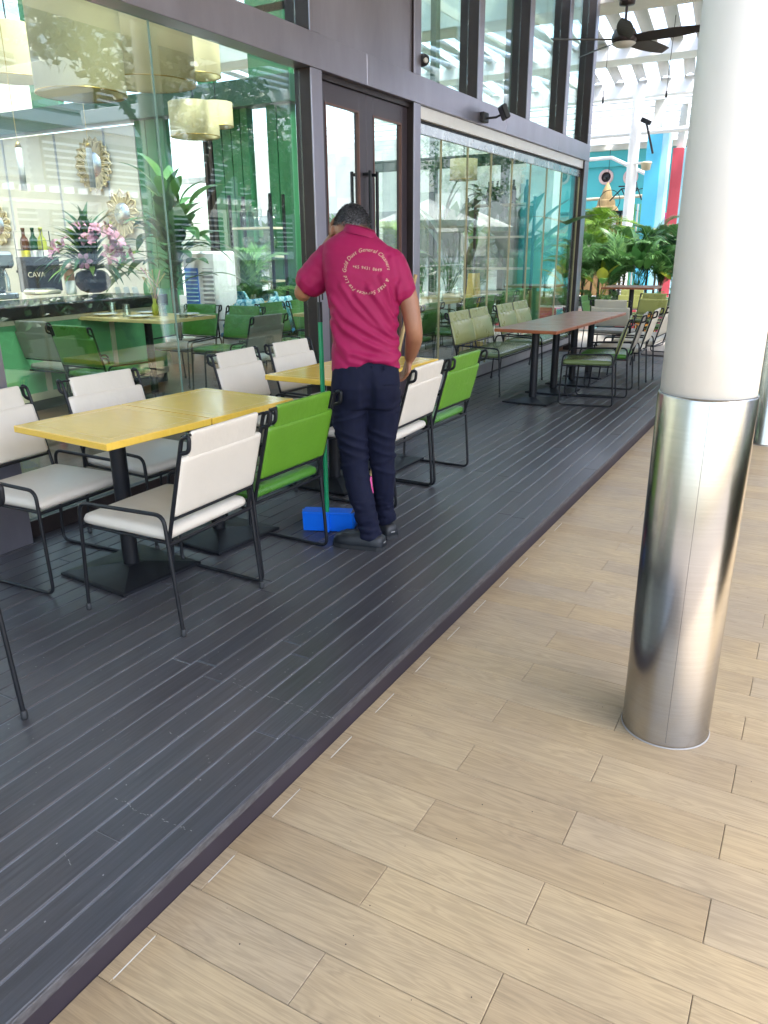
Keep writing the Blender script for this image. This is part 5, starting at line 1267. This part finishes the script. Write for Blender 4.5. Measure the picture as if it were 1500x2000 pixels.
for k in range(9): MB().tube([(0, 0, .1), (rnd.uniform(-.04, .06), rnd.uniform(-.04, .06), .26), (rnd.uniform(-.14, .10), rnd.uniform(-.1, .1), rnd.uniform(.34, .46))], [.002, .003, .006], 5).build('dried_stem', 'thatch' if k % 3 else 'lily_pink', e)
# drum pendants
def drum(label, px, py, x, r, h, zbot=None):
    c = onx(px, py, x); e = item('pendant_lamp', label, 'lamp', c, 'cream drum pendants')
    MB().lathe([(r, 0), (r, h), (r-.006, h), (r-.006, 0), (r, 0)], 48, cap=False).build('lamp_shade', 'lamp_fabric', e); 
    MB().tube([(r*math.cos(2*PI*k/40), r*math.sin(2*PI*k/40), .004) for k in range(40)], .006, 6, closed=True).build('bottom_ring', 'brass', e)
    MB().tube([(0, 0, h*.6), (0, 0, ZT-c.z-.01)], .008, 6).build('cord', 'black_steel', e)
drum('largest cream drum pendant, leftmost near the glass', 160, 186, -5.35, .34, .95); drum('cream drum pendant right of the largest one', 292, 165, -5.75, .42, .85)
drum('small cream drum pendant behind the second large one', 385, 150, -7.4, .30, .52); drum('cream drum pendant low in the middle of the left room', 382, 268, -7.9, .33, .42); drum('narrow cream drum pendant beside the low one', 424, 248, -8.2, .24, .32); drum('cream drum pendant at the far left of the room', 28, 155, -8.0, .30, .5)
drum('cream drum pendant seen in the right-hand room', 905, 352, -4.9, .20, .28)
for i, (px, py, lab) in enumerate(((48, 372, 'slim glass rod pendant over the bar, left'), (182, 366, 'slim glass rod pendant over the bar, right'))):
    c = onx(px, py, -6.6); e = item('rod_pendant', lab, 'lamp', c, 'slim pendants over the bar'); MB().lathe([(.028, 0), (.028, .36), (.001, .362)], 12).build('glass_rod', 'fan_lens', e); MB().lathe([(.03, .363), (.02, .40), (.001, .41)], 12).build('brass_cap', 'brass', e); MB().tube([(0, 0, .40), (0, 0, ZT-c.z-.01)], .003, 5).build('wire', 'brass', e)
# mirrors on the cream wall
def mirror(label, px, py, r, petals):
    c = ony(px, py, YW-.04); e = item('wall_mirror', label, 'mirror', c, 'woven mirrors on the cream wall')
    MB().lathe([(r*.5, 0), (r*.5, .02)], 32, M=RX(R_(90))).build('mirror_glass', 'stainless', e)
    for k in range(petals):
        a = 2*PI*k/petals; M = RY(a)
        MB().tube([M @ Vector(q) for q in ((-.08*r, -.01, r*.5), (-.22*r, -.01, r*.85), (0, -.015, r*1.08), (.22*r, -.01, r*.85), (.08*r, -.01, r*.5))], .02*r+.006, 5).tube([M @ Vector((0, -.01, r*.5)), M @ Vector((0, -.015, r*1.0))], .012, 5).box(-.15*r, .15*r, -.012, -.004, r*.52, r*.98, M=M).build('woven_petal', 'mirror_rattan', e)
mirror('petal framed round mirror behind the lilies', 240, 418, .36, 12); mirror('large round woven mirror on the wall above the bar', 183, 322, .40, 20); mirror('round woven mirror at the left edge of the window', -2, 440, .34, 14)
# floor plant, air cooler
c = onz(362, 748, IF); e = plant('floor_plant', 'tall dark climbing plant in a white pot inside the left room', (c.x-1.2, c.y+1.25, IF), [BL[4], BL[0]], 95, (-30, 65), (.75, 1.15), 1.75, None, 'plant', .05, 31, 'leaf', .06)
MB().lathe([(.14, 0), (.19, .32), (.20, .34), (.17, .34), (.001, .30)], 28).build('pot', 'porcelain', e)
c = ony(420, 660, 8.6); e = item('air_cooler', 'white air cooler with blue grille behind the floor plant', 'air cooler', (c.x, 8.6, IF)); H_ = 1.42
MB().box(-.30, .30, -.22, .22, .06, H_, .03).build('body', 'cooler_white', e); bl = MB().box(-.26, -.02, -.232, -.2205, .3, 1.2).build('blue_panel', 'cooler_blue', e); 
for k in range(16): MB().box(-.25, -.03, -.238, -.2325, .33+k*.054, .345+k*.054).build('slat', 'pale_blue', bl)
gr = MB().box(.06, .25, -.226, -.2205, .3, 1.2).build('grille', 'grey_wall', e)
for k in range(15): MB().box(.06, .25, -.236, -.2265, .32+k*.06, .345+k*.06).build('slat', 'cooler_white', gr)
# blue print armchairs and their tables
def tub(label, px, py, yy, rz):
    c = ony(px, py, yy); e = item('armchair', label, 'armchair', (c.x, yy, IF), 'blue tropical print armchairs', rz); rr = []
    for (z, r0) in ((.47, .25), (.60, .265), (.75, .27), (.84, .255), (.87, .235)):
        a0 = R_(95 if z < .7 else 75 if z < .8 else 50); ring = []
        for k in range(15): a = PI-a0+2*a0*k/14; ring.append((r0*math.cos(a), r0*math.sin(a), z))
        for k in range(14, -1, -1): a = PI-a0+2*a0*k/14; ring.append(((r0-.04)*math.cos(a), (r0-.04)*math.sin(a), z))
        rr.append(ring)
    MB().loft(rr).build('tub_back', 'tropical_print', e); MB().cushion(-.22, .24, -.23, .23, .40, .46, .012).build('seat', 'blue_seat', e)
    for sx in (-.19, .2):
        for sy in (-.2, .2): MB().tube([(sx, sy, .40), (sx*1.15, sy*1.15, 0)], .011, 8).build('leg', 'black_steel', e)
    MB().tube([(.2, -.25, .40), (.2, -.26, .62), (-.1, -.27, .63)], .010, 6).tube([(.2, .25, .40), (.2, .26, .62), (-.1, .27, .63)], .010, 6).build('arm_rail', 'black_steel', e)
tub('blue print armchair nearest, behind the light grey chair inside', 482, 690, 7.6, R_(160)); tub('blue print armchair left of the pair, seat hidden', 455, 640, 8.7, R_(-60)); tub('blue print armchair beside the green boards', 512, 640, 9.0, R_(-110)); tub('blue print armchair partly behind the door post', 536, 660, 8.2, R_(170))
c = ony(528, 615, 8.6); table('small yellow table among the blue print armchairs', None, c.x, 8.6, 0, .7, .7, 'yellow_pale', 'yellow_pale', z=IF, h=.75, base=.22)
tumbler('tumbler on the small table among the blue armchairs, left', c.x-.15, 8.45, IF+.751, 'tumblers on the small table'); tumbler('tumbler on the small table among the blue armchairs, right', c.x+.1, 8.5, IF+.751, 'tumblers on the small table')
# shelves with glassware
WG = [(.001, 0), (.032, 0), (.030, .004), (.004, .01), (.004, .09), (.02, .10), (.036, .14), (.034, .19), (.029, .215)]
ORD = ('first', 'second', 'third', 'fourth', 'fifth', 'sixth', 'seventh', 'eighth', 'ninth', 'tenth', 'eleventh', 'twelfth')
def shelf(label, short, loc, w_, h, tiers, rz=0, seed=1, frame='black_steel'):
    e = item('shelf_unit', label, 'shelf', loc, 'shelves with glassware', rz); rn = random.Random(seed)
    fr = MB()
    for x in (-w_/2, w_/2):
        for y in (-.16, .16): fr.box(x-.018, x+.018, y-.018, y+.018, 0, h)
    fr.build('frame', frame, e)
    for t in tiers: MB().box(-w_/2+.02, w_/2-.02, -.17, .17, t-.03, t).build('shelf_board', 'moulding', e)
    for ti, t in enumerate(tiers[1:]):
        n = int(w_/.095); tn = ('lowest', 'middle', 'top')[ti]
        for k in range(n):
            x = -w_/2+.08+k*(w_-.16)/max(1, n-1); wp = Matrix.Translation(Vector(loc)) @ RZ(rz) @ Vector((x, rn.uniform(-.08, .08), t+.001))
            if ti == len(tiers)-2 and rn.random() < .6:
                o = MB().lathe([(r*1.1, z) for r, z in BT], 12).build('bottle', rn.choice(('bottle_green', 'bottle_amber', 'counter_black'))); tag(o, 'dark bottle, %s from the left on the top board of the %s' % (ORD[k], short), 'bottle', 'bottles on the '+short)
            else:
                o = MB().lathe([(r*1.25, z*1.25) for r, z in WG], 12).build('wine_glass', 'drink_glass'); tag(o, 'stemmed glass, %s from the left on the %s board of the %s' % (ORD[k], tn, short), 'glass', 'glasses on the '+short)
            o.location = wp
    return e
c = ony(510, 560, 9.7); shelf('shelf of glassware and bottles beside the green boards in the left room', 'left room shelf', (c.x, 9.7, IF), .75, 2.2, [.25, 1.0, 1.35, 1.75], 0, 3)
c = ony(972, 560, 11.6); shelf('tall shelf of wine glasses seen through the folding panels', 'right room shelf', (c.x, 11.6, IF), .95, 2.15, [.8, 1.15, 1.6, 2.05], R_(0), 4)
plant('trailing_plant', 'trailing plant hanging from the glassware shelf in the right room', (c.x-.1, 11.4, IF+2.1), [BL[4]], 40, (-75, 20), (.4, .7), 0, None, 'plant', seed=41, spread=.12)
# right-hand room: laid tables, dark chairs, plants, yellow stand
GR = 'tables in the right-hand room'; GC = 'dark green chairs in the right-hand room'
for i, (x, y) in enumerate(((-4.75, 7.7), (-4.75, 9.4), (-4.85, 11.0))):
    nm = ('nearest', 'second', 'third')[i]
    table('%s laid yellow table behind the folding panels' % nm, GR, x, y, 0, .75, 1.2, 'yellow_pale', 'yellow_pale', z=IF, h=.76, base=.22)
    for s, sn in ((-1, 'far'), (1, 'near')):
        for t in (-.3, .3):
            chair('dark green chair, %s side of the %s table behind the folding panels, %s' % ('glass' if s > 0 else 'inner', nm, 'nearer' if t < 0 else 'farther'), GC, x+s*.55, y+t, PI if s > 0 else 0, 'seat_green', 'seat_green', z=IF)
    for k, (dx, dy) in enumerate(((.2, -.35), (-.2, -.3), (.2, .3), (-.2, .35))):
        tumbler('upturned tumbler on the %s table behind the folding panels, %s' % (nm, ('front right', 'front left', 'back right', 'back left')[k]), x+dx, y+dy, IF+.761, 'tumblers in the right-hand room')
for i, (x, y, ms, n, h, lab) in enumerate(((-4.5, 12.35, BL[:2], 22, .9, 'large broad leaved plant in the far corner of the right room'), (-5.6, 12.3, BL[:2], 20, 1.0, 'broad leaved plant by the end glazing of the right room'), (-6.8, 12.2, FR[:2], 16, .8, 'palm by the end glazing of the right room'), (-7.4, 9.2, FR[:2], 14, .8, 'palm against the inner side of the right room'))): plant('indoor_plant', lab, (x, y, IF), ms, n, (20, 80), (1.0, 1.6) if ms == BL[:2] else (.8, 1.1), h, 'plants in the right-hand room', 'plant', seed=60+i, part='leaf' if ms == BL[:2] else 'frond')
p = onx(1000, 640, -4.3); e = item('yellow_stand', 'yellow A-shaped stand behind the second olive bench', 'stand', (-4.35, 10.35, IF)); MB().loft([[(-.06, -.32, 0), (.06, -.32, 0), (.06, -.20, 0), (-.06, -.20, 0)], [(-.05, -.06, 1.1), (.05, -.06, 1.1), (.05, .02, 1.1), (-.05, .02, 1.1)]], True, False).build('leg_panel', 'yellow_top', e); MB().loft([[(-.06, .20, 0), (.06, .20, 0), (.06, .32, 0), (-.06, .32, 0)], [(-.05, .022, 1.1), (.05, .022, 1.1), (.05, .10, 1.1), (-.05, .10, 1.1)]], True, False).build('leg_panel', 'yellow_top', e); MB().box(-.05, .05, -.22, .22, .3, .55).build('cross_panel', 'yellow_leaf', e)
o = MB().box(-4.5, -3.95, 12.1, 12.14, IF, 1.55, .005).build('screen_panel', 'counter_green'); tag(o, 'green screen panel behind the end of the folding glass', 'screen')
# dustpan, broom, red glove
dp = onz(642, 1036, DECK); e = item('dustpan', 'blue long handled dustpan standing behind the green chair', 'dustpan', (dp.x, dp.y, DECK), rz=math.atan2(PR.y, PR.x)-R_(8))
wv = .135
mb = MB()
o_ = [(-wv, -.02, .004), (wv, -.02, .004), (wv, -.035, .118), (-wv, -.035, .118)]
def slab(mb, P, t):
    a, b, c_, d = [Vector(q) for q in P]; n = (b-a).cross(d-a).normalized()*t; mb.add([a, b, c_, d, a+n, b+n, c_+n, d+n], [(3, 2, 1, 0), (4, 5, 6, 7), (0, 1, 5, 4), (1, 2, 6, 5), (2, 3, 7, 6), (3, 0, 4, 7)])
slab(mb, o_, -.004); slab(mb, [(-wv, -.02, .004), (-wv-.012, .20, .004), (wv+.012, .20, .004), (wv, -.02, .004)], -.004)
for s in (-1, 1):
    a, b, c_, d = Vector((s*wv, -.02, .004)), Vector((s*(wv+.012), .20, .004)), Vector((s*(wv+.035), .12, .085)), Vector((s*wv, -.035, .118)); n = Vector((s*.004, 0, 0))
    mb.add([a, b, c_, d, a+n, b+n, c_+n, d+n], [(0, 1, 2, 3), (4, 5, 6, 7)[::-1], (0, 1, 5, 4), (1, 2, 6, 5), (2, 3, 7, 6), (3, 0, 4, 7)])
slab(mb, [(-wv, -.035, .118), (wv, -.035, .118), (wv, .03, .122), (-wv, .03, .122)], .004)
mb.box(-wv-.004, wv+.004, -.043, -.033, .110, .122, .003).box(-.014, .014, -.046, -.018, .004, .116, .004)
mb.build('pan', 'pan_blue', e)
MB().tube([(0, -.026, .06), (-.004, -.01, .6), (-.010, .01, 1.14)], .0125, 12).build('handle', 'handle_green', e); MB().tube([(-.010, .01, 1.14), (-.011, .012, 1.24)], .0135, 12).tube(fillet([(-.011, .012, 1.24), (-.011, .012, 1.28), (.006, .012, 1.285), (.006, .012, 1.25)], .01), .004, 6).build('grip', 'black_plastic', e)
bt, bb = ony(812, 536, 4.02), ony(722, 940, 3.86); e = item('broom', 'broom with pink red bristles behind the legs of the cleaner', 'broom', bb); bd = bt-bb
MB().tube([bd*.03, bd*.5, bd], .011, 10).build('handle', 'thatch', e)
zf = DECK+.002-bb.z; hx = PR*.085
MB().tube([-hx+Vector((0, 0, zf+.075)), hx*.6+Vector((0, 0, zf+.085))], [.02, .024], 10).tube([(0, 0, zf+.08), (0, 0, .03)], [.02, .014], 10).build('head', 'pink_paint', e)
br = MB(); rs = random.Random(5)
for i in range(420):
    t = rs.uniform(-1, .6); p = hx*t+PF*rs.uniform(-.014, .014)+Vector((0, 0, zf+.075)); q = Vector((p.x, p.y, zf))+PR*(t*.03+rs.gauss(0, .008))+PF*rs.gauss(0, .012); m_ = (p+q)/2+Vector((rs.gauss(0, .005), rs.gauss(0, .005), 0)); w_ = PR*.0012
    br.add([p-w_, p+w_, m_+w_, m_-w_, q], [(0, 1, 2, 3), (3, 2, 4)])
o = br.build('bristles', 'glove_red', e); o['kind'] = 'stuff'
